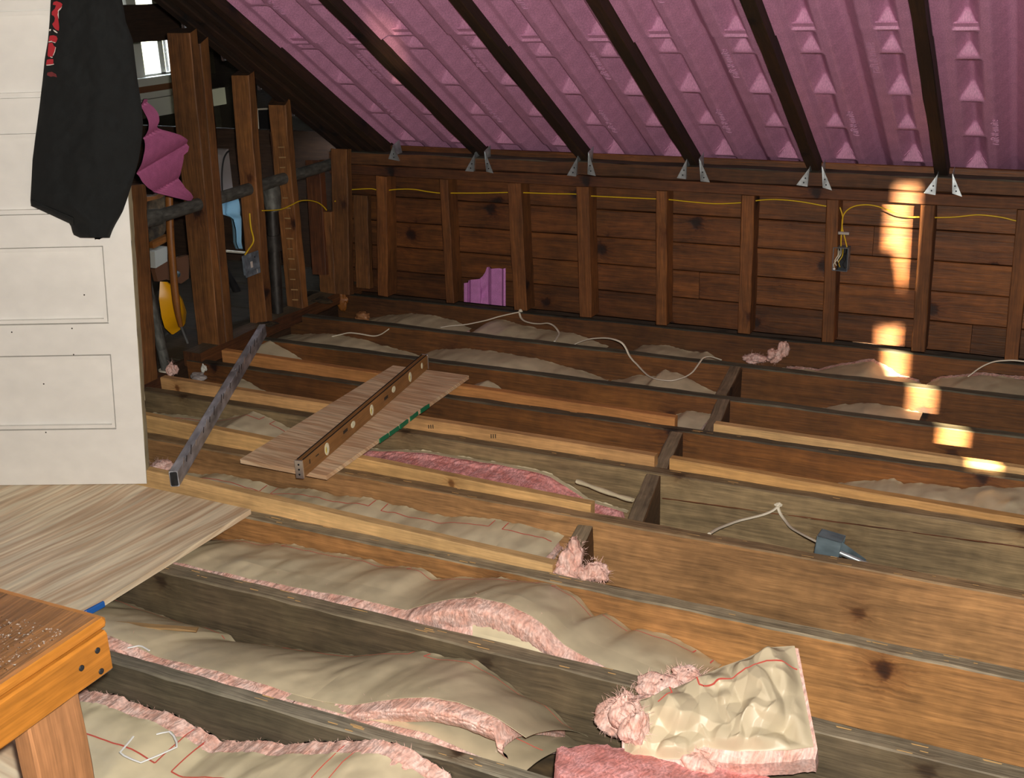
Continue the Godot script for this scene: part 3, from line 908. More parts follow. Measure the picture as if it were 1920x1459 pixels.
	batt("nearest kraft batt, frayed pink along the dark grey joist", 8, [[150, 1292], [237, 1313], [328, 1343], [401, 1383], [419, 1394], [510, 1394], [700, 1394], [746, 1401], [775, 1415], [819, 1440], [860, 1470]], [], {"seed": 21.0, "drop": 0.05, "v0": 0.13, "fluff": 0.06, "bump": 0.03, "first": 0.4, "vline": 0.42, "wrinkle": 0.009})

func vent(bay: int, s0: float, s1: float, lift: float, label: String, mir := false) -> Node3D:
	var xa: float = XR[bay] + 0.053
	var xb: float = XR[bay + 1] - 0.002
	var n := Vector3(0, -cos(TH), sin(TH))
	var mid := roof((xa + xb) / 2, s0, DEEP)
	var root := thing("rafter_vent", label, "rafter vent", mid, "pink foam vents between the rafters")
	var at := absolute(root).affine_inverse()
	var cells := [[0.0, 0.31, 0.058, 0.092], [0.335, 0.62, 0.042, 0.076], [0.64, 0.95, 0.058, 0.092], [0.975, minf(1.20, s1 - s0 - 0.06), 0.042, 0.076]]
	var wob := 0.004
	var f := func(a: float, b: float) -> Vector3:
		var s := lerpf(s0, s1, a)
		var q := s - s0
		var d := 0.0
		var g := absf(b - 0.48) / 0.125
		if g < 1.0: d = 0.06 * minf(1.0, (1.0 - g) * 1.2)
		for tc in [0.2, 0.79]:
			for c in cells:
				if q >= c[0] and q <= c[1]:
					var k: float = absf(b - tc) / c[3]
					if k < 1.0: d = maxf(d, minf(minf(c[2] * minf(1.0, (1.0 - k) * 1.18), (q - c[0]) * 1.35), (c[1] - q) * 1.6))
		if b < 0.05: d = -0.022 * (1.0 - b / 0.05)
		if b > 0.965: d = -0.012 * (b - 0.965) / 0.035
		d += wob * noise.get_noise_3d(s * 60.0, b * 40.0, bay * 50.0)
		return at * (roof(lerpf(xa, xb, b), s, DEEP + d) + n * lift)
	var o := put("foam_sheet", sheet(int((s1 - s0) / 0.009), 92, f, 0.006, Vector2((s1 - s0) * 3.0, 2.0), null, true), M.foam, root, absolute(root))
	# embossed lettering that runs up beside the central channel
	if s1 - s0 > 0.6:
		for e in [[0.62, 0.92], [0.33, 0.36]]:
			var tm := TextMesh.new()
			tm.text = "raft-R-mate"
			tm.font_size = 32
			tm.pixel_size = 0.0013
			tm.depth = 0.003
			var b := Basis(Vector3(0, sin(TH), cos(TH)), Vector3(-1, 0, 0), n)
			var p := roof(lerpf(xa, xb, e[0] + 0.02), minf(s0 + e[1], s1 - 0.25), DEEP) + n * (lift + 0.0015)
			put("embossed_lettering", tm, M.foam_text, root, Transform3D(b, p))
	return root

func lap(px, py) -> float:
	var p := onplane(px, py, roof(0, 0, DEEP), Vector3(0, cos(TH), -sin(TH)))
	return (p.z + 0.03 + DEEP * sin(TH)) / cos(TH)

func build_curl():
	var root := thing("insulation_batt", "small lower layer of kraft batt under the pink curl in the seventh bay", "insulation", onz(980, 1215, 2.86), "kraft faced insulation batts in the joist bays")
	var at := absolute(root).affine_inverse()
	var up := [Vector2(830, 1166), Vector2(880, 1160), Vector2(940, 1166), Vector2(990, 1190), Vector2(1030, 1216), Vector2(1085, 1250)]
	var low := [Vector2(830, 1190), Vector2(880, 1200), Vector2(940, 1222), Vector2(990, 1238), Vector2(1030, 1250), Vector2(1085, 1264)]
	var f := func(a: float, b: float, off: float) -> Vector3:
		var px := lerpf(830, 1085, a)
		var py := lerpf(along(up, px), along(low, px), b)
		var p := onz(px, py, lerpf(2.81, 2.836, b) - off)
		return p + Vector3(0, 0.006 * tri(p.x * 9.0), 0)
	put("paper_facing", sheet(40, 10, func(a, b): return at * f.call(lerpf(0.22, 1.0, a), b, 0.0), 0.001, Vector2.ONE, null, true), M.kraft, root, absolute(root))
	put("glass_wool", sheet(60, 12, func(a, b): return at * (f.call(a, lerpf(-0.2, 1.0, b), 0.004) + Vector3(0, 0.004, 0.004) * noise.get_noise_2d(a * 3000.0, b * 600.0)), 0.02, Vector2.ONE, null, true, Vector3(0, -0.6, -1)), M.wool, root, absolute(root))

func build_vents():
	var laps := [[590, 75, 771, 260], [755, 58, 960, 266], [1060, 70, 1180, 286], [1320, 62, 1400, 289], [1600, 46, 1650, 297], [1830, 47, 1830, 312]]
	var where := ["furthest left bay, beside the stud partition", "second bay from the stud partition", "third bay from the stud partition", "fourth bay from the stud partition", "fifth bay, above the wired outlet box", "sixth bay, at the right edge"]
	for k in 6:
		var q: Array = laps[k]
		var s1 := lap(q[0], q[1])
		var s2 := lap(q[2], q[3])
		vent(k, s2 - 0.35, s2 + 0.03, 0.0, "lowest pink foam vent behind the plate, " + where[k])
		vent(k, s2, s1 + 0.03, 0.009, "middle pink foam vent, " + where[k])
		vent(k, s1, minf(s1 + 1.2, 2.5), 0.018, "upper pink foam vent, " + where[k])

func build_strips():
	var specs := [
		[3, 415, 657, 1265, 784, lin(223, 155, 92), "reddish new strip on the fourth joist, passing under the plywood offcut"],
		[4, 300, 708, 1227, 856, lin(235, 181, 120), "pale new strip on the fifth joist with a printed stamp on its face"],
		[3, 1338, 795, 2300, 935, lin(247, 200, 137), "pale new strip crossed by the sunlight, right of the blocks"],
		[4, 1255, 860, 2300, 1040, lin(235, 181, 113), "new strip on the dusty grey joist, right of the blocks"],
		[5, 200, 765, 1107, 947, lin(242, 193, 127), "new strip beside the bare pink batt, under both ends of the plywood offcut"],
		[6, 200, 865, 1035, 1060, lin(249, 204, 141), "thick new strip nearest the viewer, ending at the pink tuft"]]
	for k in specs.size():
		var q: Array = specs[k]
		var z: float = ZJ[q[0]]
		var a := onz(q[1], q[2], z)
		var b := onz(q[3], q[4], z)
		a.z = z - 0.0185
		b.z = z - 0.0185
		a.y -= 0.045
		b.y -= 0.045
		var o := timber("wood_strip", q[6], "wood strip", "new softwood strips fixed along the joists", a, b, 0.09, 0.036, M.new_wood, {"side": q[5], "n": 24, "rough": 0.0008, "ch": 0.003, "seed": 300 + k * 3.3, "vary": 0.08})
		if k == 1:
			for e in [[808, 800], [925, 818]]:
				for j in 3:
					var p := onz(e[0] + j * 4 - 4, e[1], z)
					put("printed_stamp", lumber(0.016, 0.0035, 0.0008, {"n": 2, "rough": 0.0}), M.ink, o, Transform3D(Basis(Vector3.UP, Vector3.LEFT, Vector3.BACK), p + Vector3(0, -0.008, 0.0006)))

func box_on(parent: Node3D, called: String, a: Vector3, b: Vector3, mat: Material, ch := 0.002, c := Color.WHITE) -> MeshInstance3D:
	var mid := (a + b) / 2
	return put(called, lumber(absf(b.x - a.x), absf(b.y - a.y), absf(b.z - a.z), {"n": 2, "ch": minf(ch, minf(absf(b.y - a.y), absf(b.z - a.z)) * 0.3), "rough": 0.0, "side": c, "vary": 0.0}), mat, parent, Transform3D(Basis(), Vector3(minf(a.x, b.x), mid.y, mid.z)))

func build_boards():
	# the big sheet in front of the door
	var t := thing("plywood_sheet", "large plywood sheet with flame grain lying on the joists before the door", "plywood", Vector3(0.4, 0.0, 3.3), "plywood laid as flooring")
	var pts := [ony(470, 955, 0.02), ony(157, 1149, 0.02)]
	var e: Vector3 = (pts[1] - pts[0]).normalized()
	pts.append(pts[0] + e * 2.1)
	var corner: Vector3 = pts[0]
	var quad := [corner, pts[2], pts[2] + Vector3(-1.5, 0, 0), Vector3(corner.x - 1.45, 0.02, corner.z - 0.02)]
	put("panel", slab_uv(quad, Vector3.UP, 0.018, Vector3(-0.11, 0, 1), 0.75), M.plywood, t)
	var d := ony(157, 1149, 0.02)
	var d2 := ony(196, 1128, 0.02)
	put("blue_paint_mark", lumber(d.distance_to(d2), 0.019, 0.012, {"n": 3, "rough": 0.0008}), M.blue_paint, t, axes(d + Vector3(-0.005, -0.0088, 0), d2 + Vector3(-0.005, -0.0088, 0)))
	var t2 := thing("plywood_sheet", "second plywood sheet lying under the orange bench", "plywood", Vector3(0.7, 0.0, 4.0), "plywood laid as flooring")
	put("panel", slab_uv([Vector3(1.46, 0.02, 3.63), Vector3(1.46, 0.02, 5.0), Vector3(1.03, 0.02, 5.0), Vector3(1.03, 0.02, 3.63)], Vector3.UP, 0.018, Vector3(1, 0, 0.1), 0.75), M.plywood, t2)
	# offcut laid across the strips with the level on it
	var y := 0.074
	var q := [ony(450, 861, y), ony(612, 892, y), ony(879, 704, y), ony(737, 685, y)]
	var b := thing("plywood_offcut", "narrow plywood offcut with green paint dashes bridging the strips", "plywood", centred(q))
	put("panel", slab_uv(q, Vector3.UP, 0.016, Vector3(1, 0, 0.1), 1.5), M.plywood_board, b)
	for k in [[712, 823, 728, 812], [731, 810, 747, 799], [750, 797, 764, 786], [769, 782, 783, 771], [788, 768, 804, 757]]:
		var m0 := ony(k[0], k[1], y)
		var m1 := ony(k[2], k[3], y)
		put("green_paint_dash", lumber(m0.distance_to(m1), 0.017, 0.006, {"n": 3, "rough": 0.0006}), M.green_paint, b, axes(m0 + Vector3(0, -0.0082, 0), m1 + Vector3(0, -0.0082, 0)))
	# wooden spirit level
	var p0 := ony(570, 897, y)
	var p1 := ony(804, 691, y)
	var dir := (p1 - p0).normalized()
	var side := Vector3(-dir.z, 0, dir.x)
	if side.x < 0: side = -side
	var lh := 0.062
	var lw := 0.027
	var ln := p0.distance_to(p1)
	var lv := thing("spirit_level", "brown wooden spirit level with round vial windows lying on the plywood offcut", "level", (p0 + p1) / 2)
	var xf := Transform3D(Basis(dir, Vector3.UP, dir.cross(Vector3.UP)), p0 - side * lw / 2 + Vector3(0, lh / 2 + 0.001, 0))
	put("body", lumber(ln, lh, lw, {"n": 4, "rough": 0.0, "ch": 0.0015, "vary": 0.04}), M.level_wood, lv, xf)
	for s in [-1, 1]:
		put("dark_edge_strip", lumber(ln - 0.02, 0.003, 0.004, {"n": 2, "rough": 0.0, "ch": 0.0005}), M.dark, lv, xf * Transform3D(Basis(), Vector3(0.01, lh / 2 + 0.0005, s * (lw / 2 - 0.003))))
	for s in [0.0, 1.0]:
		var cap := put("end_cap", lumber(0.006, lh + 0.003, lw + 0.002, {"n": 2, "rough": 0.0, "ch": 0.001}), M.silver, lv, xf * Transform3D(Basis(), Vector3(s * (ln - 0.004) - 0.003, 0, 0)))
		if s == 0.0:
			for k in [-1, 0, 1]:
				put("screw", disc(0.0035, 0.001, 10), M.dark_metal, cap, xf * Transform3D(Basis(Vector3.UP, Vector3.LEFT, Vector3.BACK), Vector3(-0.0036, k * 0.018, 0)))
	var face := side * 1.0
	for k in [[613, 842, 0.017, 0.023], [662, 796, 0.017, 0.013], [697, 769, 0.015, 0.022], [738, 730, 0.017, 0.013], [769, 707, 0.014, 0.021], [791, 686, 0.008, 0.013]]:
		var c := onplane(k[0], k[1], p0, face)
		var m := disc(1.0, 0.25, 20)
		put("vial_window", m, M.vial, lv, Transform3D(Basis(dir * k[2], face * 0.004, Vector3.UP * -k[3]), c + face * 0.0006))
		if k[3] > 0.02: put("vial_fluid", disc(1.0, 0.25, 14), M.vial_yellow, lv, Transform3D(Basis(dir * 0.004, face * 0.004, Vector3.UP * -0.012), c - dir * 0.009 + face * 0.0012))
	for k in [[650, 803, 0.012], [726, 741, 0.012]]:
		var c := onplane(k[0], k[1], p0, face)
		put("hand_hole_shade", lumber(0.035, 0.012, 0.001, {"n": 2, "rough": 0.0}), M.ink, lv, Transform3D(Basis(dir, Vector3.UP, dir.cross(Vector3.UP)), c - dir * 0.03 + face * 0.0004 - Vector3(0, 0.006, 0)))
	for k in [[580, 866, 0.006, 0.016], [592, 856, 0.022, 0.004]]:
		var c := onplane(k[0], k[1], p0, face)
		put("printed_mark", lumber(k[2], k[3], 0.001, {"n": 2, "rough": 0.0}), M.ink, lv, Transform3D(Basis(dir, Vector3.UP, dir.cross(Vector3.UP)), c + face * 0.0004))
	# grey metal level from the strip to the sole plate
	var g0 := ony(337, 912, 0.066)
	var g1 := ony(500, 629, 0.066)
	var gd := (g1 - g0).normalized()
	var gs := Vector3(-gd.z, 0, gd.x)
	if gs.x < 0: gs = -gs
	var gl := thing("metal_level", "long grey metal level with slanted marks lying across the strips", "level", (g0 + g1) / 2)
	var gw := 0.03
	var gh := 0.056
	var gx := Transform3D(Basis(gd, Vector3.UP, gd.cross(Vector3.UP)), g0 - gs * gw / 2 + Vector3(0, gh / 2, 0))
	put("body", lumber(g0.distance_to(g1), gh, gw, {"n": 6, "rough": 0.0004, "ch": 0.002, "vary": 0.1}), M.level_metal, gl, gx)
	put("end_cap", lumber(0.004, gh - 0.006, gw - 0.006, {"n": 2, "rough": 0.0}), M.dark_metal, gl, gx * Transform3D(Basis(), Vector3(-0.003, 0, 0)))
	for k in 26:
		var t0: float = 0.04 + k * 0.036 + 0.008 * sin(k * 5.1)
		if fmod(k, 5) == 4: continue
		var m := lumber(0.034 if k % 2 == 0 else 0.022, 0.007, 0.001, {"n": 2, "rough": 0.0})
		put("slanted_mark", m, [M.silver, M.dark, M.dark][k % 3], gl, gx * Transform3D(Basis(Vector3.BACK, 0.0), Vector3(t0 * g0.distance_to(g1), 0.012, (1.0 if (gx.basis.z.dot(gs) > 0) else -1.0) * (gw / 2 + 0.0004))) * Transform3D(Basis(Vector3(0, 0, 1), 0.9), Vector3.ZERO))
	for k in [0.33, 0.62]:
		put("screw", disc(0.004, 0.001, 8), M.silver, gl, gx * Transform3D(Basis(), Vector3(k * g0.distance_to(g1), gh / 2 + 0.0008, 0.0)))

func disc(r: float, h: float, n: int) -> ArrayMesh:      # a low round button, its axis along y
	var p := PackedVector3Array()
	return sheet(n, 4, func(a, b):
		var rr: float = [0.0, 0.8, 1.0, 1.0, 1.0][int(round(b * 4))] * r
		var y: float = [1.0, 1.0, 0.7, 0.0, -0.6][int(round(b * 4))] * h
		return Vector3(cos(TAU * a) * rr, y, sin(TAU * a) * rr), 0.0, Vector2.ONE, null, false)

func slab_uv(points: Array, n: Vector3, thick: float, along_dir: Vector3, k: float) -> ArrayMesh:     # slab() with its grain along a direction
	var m := slab(points, n, thick)
	var a := m.surface_get_arrays(0)
	var v: PackedVector3Array = a[Mesh.ARRAY_VERTEX]
	var uv := PackedVector2Array()
	var x := along_dir.normalized()
	var y := n.cross(x).normalized()
	for q in v: uv.append(Vector2(q.dot(x) * k * 0.55, (q.dot(y) + q.dot(n)) * k * 0.9))
	a[Mesh.ARRAY_TEX_UV] = uv
	var out := ArrayMesh.new()
	out.add_surface_from_arrays(Mesh.PRIMITIVE_TRIANGLES, a)
	return out

var DA: Vector3
var DL: Vector3
var DN: Vector3
func dp(u: float, y: float, o := 0.0) -> Vector3:       # a point on the door: u from its right edge, y up, o out of its face
	return DA + DL * (u - 0.083 * y) + Vector3(0, y, 0) + DN * o
func door_piece(called: String, parent: Node3D, u0, u1, y0, y1, o, thick, mat: Material) -> MeshInstance3D:
	return put(called, slab_uv([dp(u0, y0, o), dp(u1, y0, o), dp(u1, y1, o), dp(u0, y1, o)], DN, thick, DL, 1.0), mat, parent)
func ondoor(px, py, o := 0.0) -> Vector3:
	return onplane(px, py, DA + DN * o, DN)

func build_door():
	DA = ony(275, 907, 0.022)
	var l := ony(0, 910, 0.022)
	DL = (l - DA).normalized()
	DN = Vector3(-DL.z, 0, DL.x)
	if DN.z < 0: DN = -DN
	var t := thing("panel_door", "white painted panel door with chipped edge standing on the plywood sheet", "door", DA + DL * 0.38)
	var w := 0.76
	var hgt := 1.98
	var rails := [[0.0, 0.205], [0.475, 0.582], [0.845, 0.95], [1.21, 1.315], [1.575, 1.68], [1.87, hgt]]
	door_piece("stile", t, 0.0, 0.093, 0.0, hgt, 0.0, 0.034, M.door_paint)
	door_piece("stile", t, w - 0.093, w, 0.0, hgt, 0.0, 0.034, M.door_paint)
	for r in rails: door_piece("rail", t, 0.093, w - 0.093, r[0], r[1], -0.0006, 0.033, M.door_paint)
	for k in 5:
		var y0: float = rails[k][1]
		var y1: float = rails[k + 1][0]
		var u0 := 0.093
		var u1 := w - 0.093
		door_piece("panel", t, u0, u1, y0, y1, -0.016, 0.008, M.door_paint)
		var g := 0.0045       # gap that shows as the dark line round each panel
		var m := 0.016
		for e in [[u0 + g, u1 - g, y0 + g, y0 + m], [u0 + g, u1 - g, y1 - m, y1 - g], [u0 + g, u0 + m, y0 + m, y1 - m], [u1 - m, u1 - g, y0 + m, y1 - m]]:
			door_piece("moulding", t, e[0], e[1], e[2], e[3], -0.002, 0.0135, M.door_paint)
	# bare, chipped edge of the door
	put("worn_edge", lumber(hgt - 0.002, 0.001, 0.031, {"n": 60, "rough": 0.0012, "ch": 0.0002}), M.door_edge, t, axes(dp(-0.0006, 0.001, -0.017), dp(-0.0006, hgt - 0.001, -0.017), -DL))
	for k in [[138, 665], [82, 720], [158, 553], [22, 623], [135, 616], [86, 811]]:
		put("chip", disc(0.0025, 0.0006, 8), M.ink, t, Transform3D(Basis(DL, DN, DL.cross(DN)), ondoor(k[0], k[1], 0.0008)))
	# black sweatshirt hung over the door
	var rows := [[-150, 112, 215], [-60, 102, 222], [0, 95, 229], [40, 93, 236], [75, 90, 249], [110, 84, 253], [150, 80, 258], [200, 74, 266], [230, 70, 268], [260, 66, 266], [300, 61, 260], [340, 59, 249], [375, 57, 238], [386, 58, 234], [395, 78, 231], [408, 106, 224], [420, 132, 217], [432, 135, 211], [440, 137, 208], [446, 150, 206]]
	var left := []
	var right := []
	for q in rows:
		left.append(Vector2(q[0], q[1]))
		right.append(Vector2(q[0], q[2]))
	var sw := thing("sweatshirt", "black sweatshirt with red lettering down the sleeve hanging on the white door", "clothing", DA + DL * 0.25 + Vector3(0, 1.2, 0.05))
	var cloth := func(py: float, px: float, lift: float) -> Vector3:
		var xl := along(left, py)
		var xr := along(right, py)
		var k := clampf((px - xl) / maxf(1.0, xr - xl), 0.0, 1.0)
		var fold := 0.5 + 0.5 * sin(k * 11.0 + py * 0.006 + 1.5 * noise.get_noise_2d(px * 1.2, py * 0.9))
		var o := 0.022 + 0.05 * pow(sin(PI * k), 0.55) + 0.014 * fold * sin(PI * k) + 0.012 * noise.get_noise_2d(px * 2.2, py * 1.6) + lift
		return ondoor(px, py, o)
	var at := absolute(sw).affine_inverse()
	put("sleeve", sheet(110, 44, func(a, b):
		var py := lerpf(-150, 446, a)
		return at * cloth.call(py, lerpf(along(left, py), along(right, py), b), 0.0), 0.012, Vector2(6, 3)), M.black_cloth, sw, absolute(sw))
	put("cuff_band", sheet(12, 30, func(a, b):
		var k: float = b * 80.0
		var py: float = 386.0 + k * 0.43 - 12.0 * (1.0 - a)
		return at * cloth.call(py, 58.0 + k, 0.004 + 0.003 * sin(PI * a)), 0.002, Vector2(1, 1)), M.black_cloth, sw, absolute(sw))
	var glyphs := [
		[[[100, 4], [106, 2], [114, 5], [117, 8], [115, 14], [109, 22], [108, 28], [110, 42], [111, 52], [110, 58], [104, 55], [100, 50], [98, 45], [102, 40], [103, 34], [101, 30], [97, 28], [97, 22], [103, 16], [105, 10], [99, 9]], "red"],
		[[[116.5, 12], [114, 17], [110, 21], [110, 36], [111.5, 48], [110, 36], [108, 28], [107.5, 21], [112, 16]], "white"],
		[[[92, 55], [96, 54.5], [95, 58], [92, 58]], "white"], [[[99, 55.5], [103, 57], [108, 61], [107, 62.5], [102, 59.5]], "white"],
		[[[93, 67], [100, 66], [106, 68], [108, 73], [105, 80], [98, 78], [91, 78]], "red"],
		[[[91, 78], [97, 76.5], [104, 79.5], [103.5, 81], [97, 78.5], [91, 79.5]], "white"],
		[[[91, 81], [98, 80], [101, 86], [104, 88], [102, 97], [98, 106], [92, 107], [89, 104]], "red"],
		[[[103.5, 88], [104.8, 88.5], [103, 98], [100, 104.5], [99, 104], [102, 97]], "white"], [[[94, 105], [97, 107], [99, 106.5], [98, 108.5], [94.5, 107.5]], "white"],
		[[[88, 112], [94, 110.5], [100, 111], [100, 120], [93, 121.5], [86, 121.5]], "red"], [[[87, 121.5], [94, 121], [101, 119.5], [101, 121], [94, 122.5], [87, 123]], "white"],
		[[[89, 136], [97, 134.5], [105, 139], [107, 145], [100, 143], [95, 144], [88, 141]], "dim"]]
	for gph in glyphs:
		var pts := PackedVector2Array()
		for q in gph[0]: pts.append(Vector2(q[0], q[1]))
		var tri := Geometry2D.triangulate_polygon(pts)
		var st := SurfaceTool.new()
		st.begin(Mesh.PRIMITIVE_TRIANGLES)
		for k in range(0, tri.size(), 3):
			var q := []
			for e in 3: q.append(at * cloth.call(pts[tri[k + e]].y, pts[tri[k + e]].x, 0.004))
			var turned: bool = ((q[1] - q[0]) as Vector3).cross(q[2] - q[0]).dot(DN) > 0
			for e in ([0, 2, 1] if turned else [0, 1, 2]):
				st.set_normal(DN)
				st.add_vertex(q[e])
		if tri.size() > 0: put("printed_letter", st.commit(), {"red": M.red_print, "white": M.white_print, "dim": M.dim_red_print}[gph[1]], sw, absolute(sw))

func build_bench():
	var h := 0.55
	var c := ony(178, 1158, h)
	var x1 := c.x
	var z0 := c.z
	var t := thing("workbench", "low orange varnished bench with a worn dusty brown top, in the near corner", "bench", Vector3(x1 - 0.4, 0.0, z0 + 0.5))
	put("top", slab_uv([Vector3(x1, h, z0), Vector3(x1, h, z0 + 1.3), Vector3(x1 - 0.9, h, z0 + 1.3), Vector3(x1 - 0.9, h, z0)], Vector3.UP, 0.012, Vector3(0.05, 0, 1), 1.6), M.bench_top, t)
	# rounded nosing under the top, then the apron
	beam("nosing", t, Vector3(x1 + 0.006, h - 0.011, z0 - 0.005), Vector3(x1 + 0.006, h - 0.011, z0 + 1.3), 0.022, 0.024, M.varnish, {"n": 20, "ch": 0.007, "rough": 0.0004})
	beam("nosing", t, Vector3(x1 + 0.01, h - 0.011, z0 - 0.004), Vector3(x1 - 0.9, h - 0.011, z0 - 0.004), 0.022, 0.02, M.varnish, {"n": 20, "ch": 0.007, "rough": 0.0004})
	beam("apron", t, Vector3(x1 + 0.014, h - 0.064, z0 + 0.002), Vector3(x1 + 0.014, h - 0.064, z0 + 1.3), 0.086, 0.024, M.varnish, {"n": 30, "ch": 0.005, "rough": 0.0006, "vary": 0.06})
	beam("apron", t, Vector3(x1 - 0.005, h - 0.064, z0 + 0.02), Vector3(x1 - 0.88, h - 0.064, z0 + 0.02), 0.086, 0.024, M.varnish, {"n": 20, "ch": 0.005})
	var l0 := onx(57, 1380, x1 - 0.002)
	var l1 := onx(166, 1380, x1 - 0.002)
	var zc := (l0.z + l1.z) / 2
	var lw := absf(l0.z - l1.z)
	for p in [[x1 - 0.026, zc], [x1 - 0.84, zc], [x1 - 0.026, z0 + 1.15], [x1 - 0.84, z0 + 1.15]]:
		beam("leg", t, Vector3(p[0], -0.001, p[1]), Vector3(p[0], h - 0.012, p[1]), 0.045, lw, M.bench_leg, {"n": 8, "ch": 0.004}, Vector3.RIGHT)
	for k in [[183, 1220], [190, 1259], [153, 1253]]:
		var p := onx(k[0], k[1], x1 + 0.027)
		put("screw", disc(0.006, 0.0012, 12), M.dark_metal, t, Transform3D(Basis(Vector3.UP, Vector3.RIGHT, Vector3.FORWARD), p))
	var st := SurfaceTool.new()
	st.begin(Mesh.PRIMITIVE_TRIANGLES)
	for k in 700:
		var p := Vector3(x1 - 0.01 - absf(rng.randfn(0.0, 0.16)), h + 0.0008, z0 + 0.06 + absf(rng.randfn(0.0, 0.18)))
		var r := rng.randf_range(0.0008, 0.0036)
		for j in 4:
			var a := Vector3(rng.randf_range(-1, 1), rng.randf_range(-0.2, 0.9), rng.randf_range(-1, 1)) * r
			var b := Vector3(rng.randf_range(-1, 1), rng.randf_range(-0.2, 0.9), rng.randf_range(-1, 1)) * r
			st.set_normal(Vector3.UP)
			for q in [p, p + a, p + b]: st.add_vertex(q)
	tag(put("sawdust", st.commit(), M.white_print, self), "pale crumbs of dust scattered over the bench top", "sawdust", "", "stuff")

func pix(list: Array, z := 0.0) -> Array:        # pixels, each with its own depth plane z as a third number
	var out := []
	for q in list: out.append(onz(q[0], q[1], q[2] if q.size() > 2 else z))
	return out
func cable(label: String, pts: Array, r: float, mat: Material, called := "cable", group := "", ry := -1.0) -> MeshInstance3D:
	var mid := centred(pts)
	var local := []
	for p in pts: local.append(p - mid)
	var o := put(called, tube(smooth_path(local), r, 8, ry), mat, self, Transform3D(Basis(), mid))
	tag(o, label, "cable", group)
	return o

